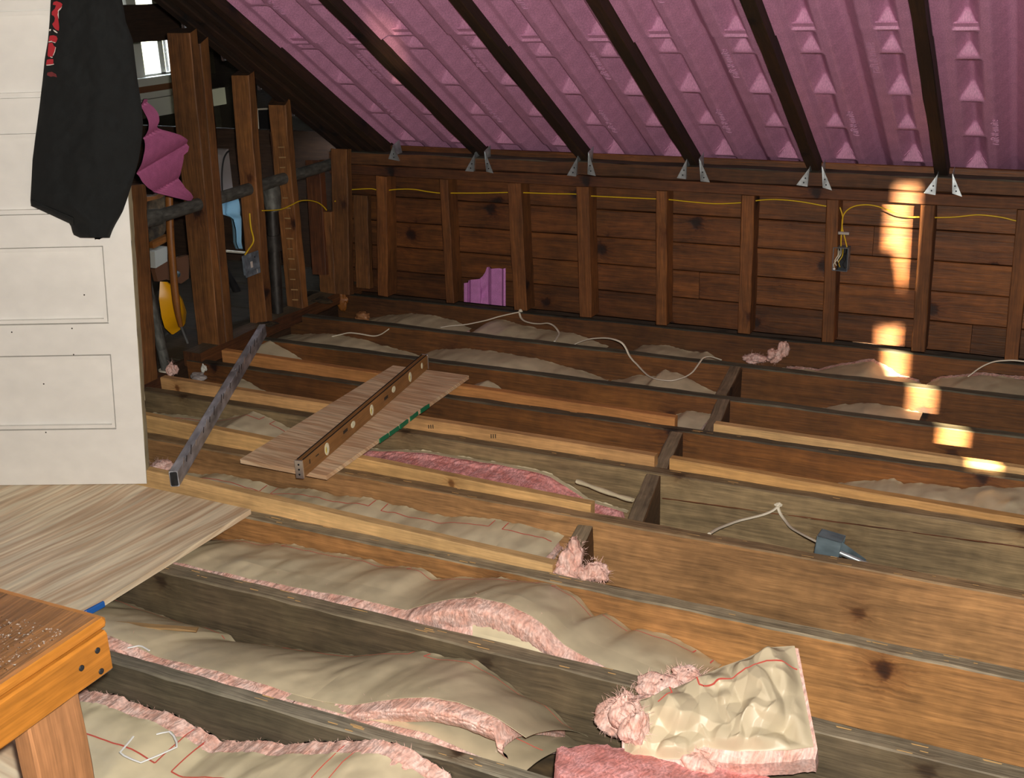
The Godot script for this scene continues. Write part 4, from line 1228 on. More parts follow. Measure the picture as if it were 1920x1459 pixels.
func build_wiring():
	# yellow cable along the knee wall, through the studs
	cable("yellow cable threaded through the knee wall studs, from the partition to the steel box", pix([[640, 357], [668, 355], [695, 354], [706, 356], [716, 358], [745, 355], [775, 355], [800, 359], [824, 362], [840, 362], [900, 362], [948, 361], [972, 361], [1030, 363], [1080, 364], [1102, 367], [1160, 370], [1229, 373], [1252, 374], [1300, 379], [1345, 382], [1390, 380], [1412, 377], [1450, 374], [1500, 378], [1551, 387], [1572, 388], [1577, 395], [1580, 410], [1578, 430], [1577, 450], [1577, 463]], -0.03), 0.0042, M.yellow_cable, "yellow_cable", "yellow cables", 0.003)
	cable("yellow cable looping up from the steel box and on to the right edge", pix([[1588, 463], [1584, 446], [1579, 425], [1581, 405], [1590, 393], [1605, 386], [1625, 384], [1645, 387], [1665, 394], [1685, 403], [1705, 407], [1727, 407], [1750, 408], [1790, 407], [1830, 403], [1860, 405], [1885, 409], [1910, 415], [1960, 420]], -0.022), 0.0042, M.yellow_cable, "yellow_cable", "yellow cables", 0.003)
	cable("short yellow cable dropping into the grey box on the partition stud", pix_x([[468, 400], [469, 415], [471, 430], [475, 446], [474, 456], [466, 468], [458, 480]], -0.185), 0.0045, M.yellow_cable, "yellow_cable", "yellow cables", 0.003)
	cable("yellow cable bowing out between the two partition studs near the corner", pix_x([[492, 395], [525, 393], [545, 385], [562, 377], [580, 376], [596, 380], [607, 388], [612, 394]], -0.19), 0.0045, M.yellow_cable, "yellow_cable", "yellow cables", 0.003)
	cable("short yellow cable end rising behind the corner studs", pix_x([[628, 378], [633, 370], [638, 362], [646, 354]], -0.19), 0.0045, M.yellow_cable, "yellow_cable", "yellow cables", 0.003)
	# white cable over the joists
	cable("white cable draped along the second joist near the partition", pix([[622, 631, 0.52], [640, 627, 0.5], [655, 624, 0.49], [675, 626, 0.485], [700, 630, 0.482], [714, 627, 0.48], [725, 620, 0.478], [737, 611, 0.45]]), 0.0055, M.white_cable, "white_cable", "white cables over the joists", 0.003)
	cable("white cable rising to the staple on the dark back joist", pix([[826, 614, 0.3], [845, 611, 0.25], [870, 609, 0.2], [892, 605, 0.15], [914, 600, 0.1], [934, 594, 0.06], [955, 589, 0.045], [974, 585, 0.03]]), 0.0055, M.white_cable, "white_cable", "white cables over the joists", 0.003)
	cable("short white cable snaking down from the staple to the first bay", pix([[974, 587, 0.04], [977, 596, 0.06], [984, 602, 0.09], [998, 606, 0.12], [1013, 607, 0.14], [1027, 606, 0.16], [1037, 610, 0.18], [1044, 617, 0.22], [1048, 625, 0.26], [1045, 632, 0.32], [1040, 640, 0.38]]), 0.0055, M.white_cable, "white_cable", "white cables over the joists", 0.003)
	cable("long white cable hanging in a loop in front of the second joist", pix([[1075, 647, 0.40], [1088, 641, 0.40], [1104, 636, 0.42], [1122, 634, 0.44], [1138, 634, 0.46], [1153, 637, 0.49], [1166, 643, 0.5], [1174, 654, 0.5], [1179, 665, 0.51], [1186, 675, 0.53], [1194, 683, 0.55], [1204, 694, 0.59], [1215, 704, 0.64], [1228, 710, 0.68], [1243, 713, 0.7], [1258, 714, 0.7], [1272, 711, 0.68], [1286, 706, 0.64], [1298, 698, 0.6], [1306, 688, 0.56], [1313, 678, 0.52], [1319, 671, 0.49], [1330, 669, 0.46], [1340, 671, 0.43], [1352, 675, 0.4]]), 0.0055, M.white_cable, "white_cable", "white cables over the joists", 0.003)
	cable("white cable arching at the right edge over the dusty batt", pix([[1815, 706, 0.3], [1822, 701, 0.3], [1834, 692, 0.3], [1848, 684, 0.3], [1865, 678, 0.3], [1885, 676, 0.3], [1905, 676, 0.3], [1940, 680, 0.3]]), 0.0055, M.white_cable, "white_cable", "white cables over the joists", 0.003)
	cable("white cable rising in an arc over the grey joist to its staple", pix([[1330, 1001, 1.97], [1345, 992, 1.9], [1362, 985, 1.84], [1384, 977, 1.78], [1408, 971, 1.74], [1431, 965, 1.71], [1448, 958, 1.69], [1458, 950, 1.68]]), 0.0065, M.white_cable, "white_cable", "white cables over the joists", 0.0035)
	cable("white cable running down from the staple into the blue-grey steel box", pix([[1459, 952, 1.68], [1463, 963, 1.69], [1472, 976, 1.72], [1483, 989, 1.78], [1497, 998, 1.84], [1514, 1007, 1.9], [1534, 1017, 1.95]]), 0.006, M.white_cable, "white_cable", "white cables over the joists", 0.0035)
	# square steel box with a blank cover on the partition stud
	var b := onx(472, 495, -0.185)
	var t := thing("junction_box", "grey square steel box with blank cover on the partition stud", "electrical box", b, "electrical boxes")
	box_on(t, "box_body", b + Vector3(-0.016, -0.048, -0.048), b + Vector3(0.0, 0.048, 0.048), M.box_steel, 0.003)
	var cv := box_on(t, "cover_plate", b + Vector3(0.0, -0.055, -0.055), b + Vector3(0.004, 0.055, 0.055), M.box_steel, 0.0015)
	box_on(cv, "sticker", b + Vector3(0.0041, -0.016, -0.002), b + Vector3(0.0048, 0.014, 0.014), M.white_print, 0.0002)
	put("screw", disc(0.004, 0.0012, 10), M.dark, cv, Transform3D(Basis(Vector3.UP, Vector3.RIGHT, Vector3.FORWARD), b + Vector3(0.0045, 0.03, -0.022)))
	put("scratch", lumber(0.02, 0.003, 0.001, {"n": 3, "rough": 0.0005}), M.white_print, cv, axes(b + Vector3(0.0045, -0.03, -0.028), b + Vector3(0.0045, -0.046, -0.03), Vector3.RIGHT))
	# open device box on the knee wall stud
	var d := onz(1577, 485, -0.012)
	var k := thing("device_box", "open steel outlet box with bare wire ends hanging under the yellow cable", "electrical box", d, "electrical boxes")
	var hx := 0.032
	var hy := 0.052
	for s in [-1, 1]:
		box_on(k, "side_plate", d + Vector3(s * hx - 0.001, -hy, -0.035), d + Vector3(s * hx + 0.001, hy, 0.02), M.box_steel, 0.0004)
		box_on(k, "end_plate", d + Vector3(-hx, s * hy - 0.001, -0.035), d + Vector3(hx, s * hy + 0.001, 0.02), M.box_steel, 0.0004)
	box_on(k, "back_plate", d + Vector3(-hx, -hy, -0.036), d + Vector3(hx, hy, -0.034), M.dark_metal, 0.0004)
	var wires := [[-0.02, 0.045, -0.016, -0.03, "w"], [-0.008, 0.045, -0.004, -0.02, "w"], [0.002, 0.045, 0.0, -0.035, "y"], [0.016, 0.045, 0.02, -0.01, "d"], [0.02, 0.04, -0.012, -0.046, "d"], [-0.012, 0.03, -0.024, -0.044, "w"], [0.01, 0.02, 0.024, -0.04, "d"]]
	for w in wires:
		var path := smooth_path([d + Vector3(w[0], w[1], -0.02), d + Vector3(lerpf(w[0], w[2], 0.4) + 0.006, lerpf(w[1], w[3], 0.35), 0.012), d + Vector3(lerpf(w[0], w[2], 0.7) - 0.006, lerpf(w[1], w[3], 0.7), 0.02), d + Vector3(w[2], w[3], 0.014)], 5)
		put("wire_end", tube(path, 0.0022, 6), {"w": M.white_cable, "y": M.yellow_cable, "d": M.dark}[w[4]], k)
	put("wire_nut", lump(Vector3(0.006, 0.005, 0.006), 0.05, 4.0), M.white_plastic, k, Transform3D(Basis(), d + Vector3(-0.024, -0.045, 0.018)))
	var sp := onz(1579, 438, -0.012)
	var stp := box_on(self, "cable_staple", sp + Vector3(-0.029, -0.007, -0.02), sp + Vector3(0.029, 0.007, -0.004), M.silver, 0.002)
	tag(stp, "grey cable strap across the yellow cables above the outlet box", "staple")
	# steel box in the joist bay with a short run of armoured cable
	var f := onz(1556, 1020, 1.975)
	var e := thing("junction_box", "blue-grey steel box lying in the bay behind the orange joist", "electrical box", f, "electrical boxes")
	var tilt := Transform3D(Basis(Vector3(0, 0, 1), -0.1) * Basis(Vector3.UP, -0.06), f)
	var pl := func(called: String, a: Vector3, bb: Vector3, mat: Material):
		var mid := (a + bb) / 2
		put(called, lumber(absf(bb.x - a.x), absf(bb.y - a.y), absf(bb.z - a.z), {"n": 2, "ch": 0.0008, "rough": 0.0}), mat, e, tilt * Transform3D(Basis(), Vector3(minf(a.x, bb.x), mid.y, mid.z)))
	pl.call("side_plate", Vector3(-0.036, -0.05, 0.02), Vector3(0.036, 0.026, 0.022), M.box_blue)
	pl.call("top_plate", Vector3(-0.036, 0.024, -0.03), Vector3(0.036, 0.026, 0.022), M.box_blue)
	pl.call("side_plate", Vector3(-0.036, -0.05, -0.032), Vector3(0.036, 0.026, -0.03), M.box_blue)
	pl.call("end_plate", Vector3(-0.037, -0.05, -0.032), Vector3(-0.035, 0.026, 0.022), M.box_blue)
	pl.call("bottom_plate", Vector3(-0.036, -0.05, -0.032), Vector3(0.036, -0.048, 0.022), M.dark_metal)
	var br := put("mounting_bracket", slab([tilt * Vector3(0.03, 0.012, -0.012), tilt * Vector3(0.11, -0.022, -0.012), tilt * Vector3(0.11, -0.032, -0.012), tilt * Vector3(0.03, -0.02, -0.012)], Vector3(0, 0.5, 0.86), 0.002), M.box_blue, e)
	var rib := func(q: float) -> float: return 1.0 + 0.12 * sin(q * 150.0)
	var ap := PackedVector3Array()
	for q in 90: ap.append(tilt * Vector3(0.036 + 0.085 * q / 89.0, -0.012 - 0.012 * q / 89.0, 0.012))
	put("armoured_cable", tube(ap, 0.0075, 10, -1.0, rib), M.galvanised, e)

func pix_y(list: Array, y: float) -> Array:
	var out := []
	for q in list: out.append(ony(q[0], q[1], y))
	return out
func pix_x(list: Array, x: float) -> Array:
	var out := []
	for q in list: out.append(onx(q[0], q[1], x))
	return out
func lump_at(called: String, r: Vector3, p: Vector3, mat: Material, sd: float, amp := 0.35, freq := 60.0) -> MeshInstance3D:
	return put(called, lump(r, amp, sd, freq), mat, self, Transform3D(Basis(), p))

func build_plumbing():
	# vent line through the studs with its drop
	var a := onx(277, 412, -0.245)
	var b := onx(640, 302, -0.245)
	var t := thing("vent_pipe", "grey vent pipe running through the partition studs and down to the floor", "pipe", a, "old pipes in the partition")
	put("horizontal_run", tube(PackedVector3Array([a, a.lerp(b, 0.5), b]), 0.029, 16), M.lead_pipe, t)
	var foot := onx(313, 697, -0.245)
	put("elbow", tube(smooth_path([a + Vector3(0, 0, -0.06), a + Vector3(0, 0.004, 0.03), a + Vector3(0, -0.03, 0.07), a + Vector3(0, -0.1, 0.08)], 6), 0.036, 16, -1.0, func(q): return 1.0 + 0.1 * sin(q * PI)), M.lead_pipe, t)
	foot.z = a.z + 0.08 + 0.0
	var up := a + Vector3(0, -0.08, 0.08)
	var f2 := onx(313, 697, -0.245)
	put("drop_pipe", tube(PackedVector3Array([up, up.lerp(f2, 0.5), f2]), 0.023, 14), M.lead_pipe, t)
	put("floor_collar", tube(PackedVector3Array([f2 + Vector3(0, 0.0, 0), f2 + Vector3(0, 0.012, 0)]), 0.036, 16), M.white_cable, t)
	# soil stack
	var s0 := onx(508, 350, -0.27)
	var s1 := onx(522, 608, -0.27)
	var s := thing("soil_stack", "black iron soil stack standing between two partition studs", "pipe", s1, "old pipes in the partition")
	put("stack_pipe", tube(PackedVector3Array([s0, s0.lerp(s1, 0.5), s1]), 0.029, 16), M.iron, s)
	put("branch_fitting", tube(smooth_path([s0 + Vector3(0, -0.12, 0), s0 + Vector3(0, -0.03, 0), s0 + Vector3(0, 0.03, 0)], 5), 0.042, 16, -1.0, func(q): return 0.85 + 0.25 * sin(q * PI)), M.lead_pipe, s)
	var m := s0.lerp(s1, 0.4)
	put("hub", tube(smooth_path([m + Vector3(0, -0.04, 0), m, m + Vector3(0, 0.04, 0)], 5), 0.037, 16), M.iron, s)

func build_next_room():
	# window of the far gable
	var g := thing("window_1", "white sash window in the far gable wall, glaring with daylight", "", onx(290, 105, -2.62), "", "structure")
	var wx := -2.60
	var zc := func(px, py) -> float: return onx(px, py, wx).z
	var yt := 1.68
	var yb: float = onx(290, 141, wx).y
	var zl: float = zc.call(262, 105)
	var zr: float = zc.call(326, 105)
	box_on(g, "jamb", Vector3(wx - 0.06, yb - 0.02, zl - 0.03), Vector3(wx, yt, zl + 0.06), M.white_trim)
	box_on(g, "jamb", Vector3(wx - 0.06, yb - 0.02, zr - 0.05), Vector3(wx, yt, zr), M.white_trim)
	var zm: float = zc.call(305, 105)
	box_on(g, "sash_stile", Vector3(wx - 0.05, yb, zm - 0.025), Vector3(wx - 0.01, yt, zm + 0.025), M.white_trim)
	box_on(g, "sash_rail", Vector3(wx - 0.05, yb - 0.03, zl), Vector3(wx - 0.01, yb + 0.01, zr), M.white_trim)
	box_on(g, "pane", Vector3(wx - 0.035, yb + 0.01, zm + 0.026), Vector3(wx - 0.031, yt, zl - 0.005), M.pane, 0.0005)
	box_on(g, "pane", Vector3(wx - 0.035, yb + 0.01, zr + 0.005), Vector3(wx - 0.031, yt, zm - 0.026), M.pane, 0.0005)
	var z_a: float = zc.call(250, 150)
	var z_b: float = zc.call(421, 200)
	for q in [["sill", 142, 157, M.white_trim, 0.07], ["apron_board", 158, 170, M.brown_trim, 0.03], ["apron_board", 170, 182, M.white_trim, 0.04], ["apron_board", 183, 217, M.white_trim, 0.05]]:
		box_on(g, q[0], Vector3(wx, onx(290, q[2], wx).y, z_b if q[0] == "apron_board" and q[1] > 180 else zr - 0.1), Vector3(wx + q[4], onx(290, q[1], wx).y, z_a + 0.1), q[3])
	var cl: Node3D = get_node("ceiling")
	var c0 := onx(180, 48, -1.5)
	var c1 := onx(330, 40, -1.5)
	beam("collar_tie", cl, c0, c1, 0.2, 0.04, M.old_wood, {"side": lin(60, 40, 24), "n": 10})
	# things stored there
	var x := -1.35
	var pane_pts := func(list: Array, xx: float) -> Array:
		var out := []
		for q in list: out.append(onx(q[0], q[1], xx))
		return out
	var mo := put("drywall_scrap", slab(pane_pts.call([[256, 365], [314, 365], [312, 430], [300, 452], [270, 470], [262, 455]], x), Vector3(1, 0, 0), 0.02), M.mottled, self)
	tag(mo, "mottled grey wallboard scrap behind the vent pipe elbow", "wallboard")
	var cs := thing("hard_case", "grey hard case with rounded corner and dark trim behind the studs", "case", onx(428, 320, x))
	var outline := [[413, 360], [412, 330], [413, 305], [417, 290], [424, 281], [434, 276], [452, 275], [452, 360]]
	put("shell", slab(pane_pts.call(outline, x), Vector3(1, 0, 0), 0.12), M.case_grey, cs)
	put("trim", tube(smooth_path(pane_pts.call([[417, 360], [416, 330], [418, 306], [422, 292], [430, 283], [448, 281]], x + 0.004), 5), 0.005, 8), M.dark, cs)
	put("trim", tube(smooth_path(pane_pts.call([[446, 281], [441, 292], [438, 302], [444, 310], [446, 345]], x + 0.004), 5), 0.004, 8), M.dark, cs)
	var bl := put("blue_cloth", sheet(24, 12, func(a, b):
		var py := lerpf(371, 466, a)
		var xl: float = along([Vector2(371, 410), Vector2(402, 413), Vector2(408, 432), Vector2(430, 438), Vector2(455, 441), Vector2(466, 447)], py)
		var p := onx(lerpf(xl, 453, b), py, x + 0.02)
		return p + Vector3(0.02 * sin(b * 9.0 + a * 3.0), 0, 0), 0.006), M.blue_cloth, self)
	tag(bl, "pale blue garment hanging behind the partition studs", "clothing")
	var st := thing("tool_stand", "black metal stand with a pale cross bar behind the studs", "stand", onx(430, 520, -0.9))
	put("stand_leg", tube(smooth_path(pix_x([[416, 485], [424, 510], [436, 530], [446, 552], [450, 572]], -0.9), 5), 0.022, 10), M.dark, st)
	put("cross_bar", tube(PackedVector3Array(pix_x([[412, 470], [460, 474]], -0.9)), 0.008, 8), M.white_cable, st)
	put("stand_bracket", tube(PackedVector3Array(pix_x([[418, 452], [420, 474]], -0.9)), 0.005, 8), M.white_cable, st)
	var ch := thing("wooden_shaft", "curved orange wooden shaft with thin metal tip leaning behind the drop pipe", "handle", onx(330, 520, -0.5))
	put("shaft", tube(smooth_path(pix_x([[317, 365], [318, 400], [320, 450], [324, 500], [328, 545], [333, 585], [339, 612]], -0.5), 5), 0.02, 12, 0.016, func(q): return 1.0 if q < 0.75 else 1.0 - (q - 0.75) * 1.6), M.orange_wood, ch)
	put("metal_tip", tube(PackedVector3Array(pix_x([[338, 608], [355, 651]], -0.5)), 0.0065, 8), M.silver, ch)
	var ye := put("yellow_scoop", sheet(24, 16, func(a, b):
		var py := lerpf(528, 627, a)
		var xl: float = along([Vector2(528, 300), Vector2(560, 298), Vector2(595, 303), Vector2(615, 309), Vector2(627, 322)], py)
		var xr: float = along([Vector2(528, 314), Vector2(540, 328), Vector2(560, 342), Vector2(585, 350), Vector2(608, 347), Vector2(620, 336), Vector2(627, 325)], py)
		var p := onx(lerpf(xl, xr, b), py, -0.62)
		return p + Vector3(0.05 * sin(PI * b) * sin(PI * clampf(a + 0.1, 0, 1)), 0, 0), 0.008), M.yellow_plastic, self)
	tag(ye, "glossy yellow plastic piece standing behind the drop pipe", "plastic")
	var fu := thing("wooden_chest", "dark reddish wooden furniture end behind the curved wooden shaft", "furniture", onx(320, 500, -1.3))
	put("side_board", slab(pane_pts.call([[250, 372], [290, 368], [316, 352], [320, 360], [300, 372], [250, 384]], -1.3), Vector3(1, 0, 0), 0.03), M.orange_wood, fu)
	put("side_board", slab(pane_pts.call([[286, 455], [316, 440], [316, 452], [288, 466]], -1.3), Vector3(1, 0, 0), 0.03), M.orange_wood, fu)
	put("side_board", slab(pane_pts.call([[290, 505], [310, 490], [356, 478], [354, 522], [340, 532], [312, 524], [296, 528]], -1.3), Vector3(1, 0, 0), 0.03), M.brown_trim, fu)
	put("blue_knob", lump(Vector3(0.02, 0.02, 0.02), 0.02, 2.0), M.box_blue, fu, Transform3D(Basis(), onx(332, 514, -1.28)))
	for q in [["paper_carton", [[290, 472], [314, 462], [314, 490], [292, 503]], M.white_trim, "white carton behind the drop pipe, under the wallboard scrap"]]:
		tag(put(q[0], slab(pane_pts.call(q[1], -1.28), Vector3(1, 0, 0), 0.1), q[2], self), q[3], "carton")
	# picture frame and slats seen between the post and the ticked stud
	var pf := thing("picture_frame", "thin pale frame round a dark opening behind the ticked stud", "frame", onx(500, 235, -1.2))
	for e in [[[482, 205], [486, 267]], [[486, 267], [524, 261]], [[482, 205], [520, 203]], [[520, 203], [524, 261]]]:
		put("frame_bar", tube(PackedVector3Array(pix_x(e, -1.2)), 0.006, 6), M.white_cable, pf)
	put("dark_panel", slab(pane_pts.call([[482, 205], [520, 203], [524, 261], [486, 267]], -1.22), Vector3(1, 0, 0), 0.02), M.dark, pf)
	var sh := thing("slatted_shelf", "slatted shelf with pale edges behind the ticked stud", "shelf", onx(500, 290, -1.2))
	for py in [283, 301]:
		put("shelf_edge", tube(PackedVector3Array(pix_x([[484, py], [528, py - 6]], -1.2)), 0.006, 6), M.case_grey, sh)
		put("shelf_board", slab(pane_pts.call([[484, py + 2], [528, py - 4], [528, py + 10], [484, py + 14]], -1.23), Vector3(1, 0, 0), 0.03), M.brown_trim, sh)
	put("back_panel", slab(pane_pts.call([[486, 318], [528, 310], [528, 345], [488, 350]], -1.22), Vector3(1, 0, 0), 0.03), M.case_grey, sh)
	# foam scrap hung between the studs
	var rows := [[186, 262, 271], [200, 262, 279], [212, 262, 283], [228, 264, 284], [238, 264, 281], [242, 264, 290], [252, 262, 320], [262, 260, 339], [274, 257, 345], [284, 254, 341], [290, 252, 333], [320, 247, 331], [340, 254, 334], [352, 268, 338], [362, 290, 349], [370, 318, 356], [376, 346, 354]]
	var lft := []
	var rgt := []
	for q in rows:
		lft.append(Vector2(q[0], q[1]))
		rgt.append(Vector2(q[0], q[2]))
	var sc := put("foam_scrap", sheet(60, 44, func(a, b):
		var py := lerpf(186, 376, a)
		var px := lerpf(along(lft, py), along(rgt, py), b)
		var u := (px - 260.0) * 0.5 + (py - 200.0) * 0.86
		var o := 0.03 * pow(absf(sin(u * 0.062)), 0.6) + 0.02 * smoothstep(0.0, 1.0, sin(u * 0.023))
		return onx(px, py, -0.17) + Vector3(o, 0, 0), 0.004, Vector2(2, 2)), M.foam_deep, self)
	tag(sc, "crumpled mauve foam vent scrap wedged between the door and the studs", "foam scrap")

func build_small():
	# rafter ties: three corners on the plate face, in pixels: outer foot, inner foot, point; and the rafter they hold
	var ties := [[728, 298, 748, 302, 736, 273, 0], [872, 321, 888, 322, 890, 287, 1], [925, 325, 912, 322, 908, 284, 1], [1063, 329, 1080, 331, 1083, 293, 2], [1117, 330, 1102, 327, 1103, 286, 2], [1269, 334, 1286, 336, 1288, 297, 3], [1331, 342, 1314, 340, 1311, 298, 3], [1493, 347, 1514, 350, 1518, 314, 4], [1560, 357, 1543, 352, 1541, 312, 4], [1732, 362, 1754, 366, 1758, 327, 5], [1804, 369, 1786, 363, 1786, 326, 5]]
	var names := ["single dull tie over the corner studs", "tie left of the second rafter", "tie right of the second rafter", "tie left of the third rafter", "tie right of the third rafter", "tie left of the fourth rafter", "tie right of the fourth rafter", "tie left of the fifth rafter, above the steel box", "tie right of the fifth rafter, above the steel box", "tie left of the sixth rafter, by the sunlit patch", "tie right of the sixth rafter, nearest the right edge"]
	for k in ties.size():
		var q: Array = ties[k]
		var a := onz(q[0], q[1], 0.004)
		var b := onz(q[2], q[3], 0.004)
		var c := onz(q[4], q[5], 0.004)
		var t := thing("rafter_tie", "pointed galvanised steel " + names[k], "rafter tie", (a + b) / 2, "galvanised rafter ties on the plate")
		var c2 := c + (a - c).normalized() * 0.016
		put("plate", slab([a, b, c + Vector3(0, 0, -0.004), c2 + Vector3(0, 0, -0.004)], Vector3(0, 0.05, 1), 0.0015), M.galvanised, t)
		put("fin", slab([b + Vector3(0, 0, -0.001), b + Vector3(0, 0.0, -0.05), c + Vector3(0, 0.02, -0.07), c], Vector3(1, 0, 0), 0.0015), M.galvanised, t)
		for e in [0.18, 0.42]:
			var p := a.lerp(b, 0.55).lerp(c, e) + Vector3(0, 0, 0.0002)
			put("nail_head", disc(0.0035, 0.001, 8), M.dark_metal, t, Transform3D(Basis(Vector3.RIGHT, Vector3.BACK, Vector3.DOWN), p))
	# foam offcut standing on the back joist
	var tops := [Vector2(870, 531), Vector2(877, 530), Vector2(877.5, 530), Vector2(880, 525), Vector2(899, 523), Vector2(905, 518), Vector2(910, 510), Vector2(913, 501), Vector2(919, 500.5), Vector2(920, 504), Vector2(935, 503), Vector2(942, 504), Vector2(948, 503)]
	var depth := [Vector2(870, 0.0), Vector2(877, 0.0), Vector2(879, -0.03), Vector2(882, 0.0), Vector2(899, 0.002), Vector2(902, -0.012), Vector2(916, -0.012), Vector2(921, 0.012), Vector2(941, 0.016), Vector2(944, -0.02), Vector2(948, -0.024)]
	var oc := put("foam_offcut", sheet(20, 80, func(a, b):
		var px := lerpf(870, 948, b)
		var py := lerpf(along(tops, px), lerpf(566, 574, b), a)
		var z: float = -0.008 + along(depth, px)
		if b > 0.42 and b < 0.6: z -= 0.02 * exp(-pow((a - 0.62) * 5.0, 2.0))
		var p := onz(px, py, z)
		p.y = maxf(p.y, 0.001)
		return p, 0.004, Vector2(1, 1)), M.foam_scrap, self)
	tag(oc, "small lilac foam offcut standing against the knee wall", "foam scrap")
	# roll of torn paper edge in the fifth bay
	var rl := put("paper_roll", tube(smooth_path(pix([[1080, 902, 1.86], [1092, 906, 1.86], [1130, 920, 1.88], [1165, 932, 1.9], [1187, 938, 1.91]]), 5), 0.011, 10, 0.007, func(q): return 0.8 + 0.35 * absf(sin(q * 9.0))), M.kraft, self)
	tag(rl, "rolled strip of torn brown paper beside the grey block", "paper")
	# tufts of glass wool
	var tufts := [
		["tuft of pink glass wool at the end of the nearest new strip", [[1062, 1058, 2.41, 0.036, 0.05, 0.03], [1052, 1074, 2.42, 0.04, 0.03, 0.028], [1080, 1038, 2.39, 0.026, 0.05, 0.03]]],
		["second pink tuft hanging in front of the orange joist", [[1116, 1068, 2.42, 0.034, 0.032, 0.025], [1098, 1076, 2.43, 0.03, 0.02, 0.02], [1130, 1078, 2.43, 0.018, 0.016, 0.02]]],
		["pink tuft in the first bay right of the block", [[1415, 672, 0.1, 0.05, 0.02, 0.04], [1450, 668, 0.1, 0.03, 0.03, 0.04], [1470, 655, 0.07, 0.02, 0.035, 0.03]]],
		["pink fluff peeping out beside the door's lower edge", [[300, 876, 2.2, 0.05, 0.02, 0.05]]],
		["scrap of pink fluff at the foot of the drop pipe", [[322, 690, 1.55, 0.02, 0.03, 0.02]]]]
	for k in tufts.size():
		var first: Array = tufts[k][1][0]
		var t := thing("wool_tuft", tufts[k][0], "insulation", onz(first[0], first[1], first[2]), "loose tufts of glass wool")
		for q in tufts[k][1]:
			put("glass_wool", lump(Vector3(q[3], q[4], q[5]), 0.5, k * 3.0 + q[0] * 0.01, 45.0, 52, 40), M.wool, t, Transform3D(Basis(), onz(q[0], q[1], q[2])))
		var spots := []
		for q in tufts[k][1]: spots.append_array(round_spots(onz(q[0], q[1], q[2]) - t.position, Vector3(q[3], q[4], q[5]), 140 if k < 2 else 60))
		fuzz(t, spots, 0.02, M.wool)
	# the loose folded batt on the near joists
	var pn := Vector3(0, 0.909, 0.417)
	var po := Vector3(2.7, 0.03, 3.07)
	var topl := [Vector2(1171, 1330), Vector2(1200, 1312), Vector2(1235, 1303), Vector2(1304, 1273), Vector2(1354, 1250), Vector2(1400, 1234), Vector2(1439, 1214), Vector2(1487, 1211), Vector2(1494, 1212)]
	var lowl := [Vector2(1166, 1418), Vector2(1249, 1424), Vector2(1290, 1424), Vector2(1302, 1410), Vector2(1320, 1400), Vector2(1345, 1405), Vector2(1384, 1409), Vector2(1476, 1407), Vector2(1530, 1400)]
	var lb := thing("insulation_batt", "crumpled folded piece of shiny kraft batt lying loose on the near joists", "insulation", Vector3(2.75, 0.0, 2.95), "loose cut batts")
	var at := absolute(lb).affine_inverse()
	var fold := func(a: float, b: float) -> Vector3:
		var pt := lerpf(1171, 1490, a)
		var pb := lerpf(1171, 1526, a)
		var px := lerpf(pt, pb, b)
		var py := lerpf(along(topl, pt), along(lowl, pb), b)
		var p := onplane(px, py, po, pn)
		var edge := smoothstep(0.0, 0.1, minf(minf(a, 1.0 - a), minf(b, 1.0 - b)))
		var c := crumple(p.x, p.z) - 0.02
		return p + pn * (c * edge + 0.02 * sin(PI * a) * sin(PI * b))
	put("paper_facing", sheet(170, 110, func(a, b): return at * fold.call(a, b), 0.001, Vector2(0.9, 0.6), null, true), M.kraft_loose, lb, absolute(lb))
	var wool := func(a: float, b: float) -> Vector3:
		var aa := lerpf(-0.02, 1.02, a)
		var bb := lerpf(0.0, 1.05, b)
		var p: Vector3 = fold.call(clampf(aa, 0, 1), clampf(bb, 0, 1))
		p += Vector3(0.4, 0, 0) * (aa - clampf(aa, 0, 1)) + Vector3(0, -0.25, 0.42) * (bb - clampf(bb, 0, 1))
		return p - pn * (0.008 + 0.006 * noise.get_noise_2d(p.x * 2500.0, p.z * 2500.0))
	put("glass_wool", sheet(90, 54, func(a, b): return at * wool.call(a, b), 0.055, Vector2(1.2, 0.8), null, true, -pn), M.wool, lb, absolute(lb))
	var tufty := []
	for q in [[1192, 1330, 2.98, 0.07, 0.05, 0.05], [1150, 1345, 3.02, 0.035, 0.035, 0.035], [1240, 1292, 2.93, 0.06, 0.028, 0.04], [1290, 1268, 2.9, 0.05, 0.02, 0.03], [1192, 1362, 3.12, 0.028, 0.045, 0.03], [1172, 1330, 3.08, 0.03, 0.04, 0.03], [1300, 1418, 3.09, 0.05, 0.025, 0.03]]:
		put("wool_clump", lump(Vector3(q[3], q[4], q[5]), 0.45, q[0] * 0.013, 45.0, 56, 40), M.wool, lb, Transform3D(Basis(), onz(q[0], q[1], q[2])))
		tufty.append_array(round_spots(onz(q[0], q[1], q[2]) - lb.position, Vector3(q[3], q[4], q[5]), 160))
	fuzz(lb, tufty, 0.026, M.wool)
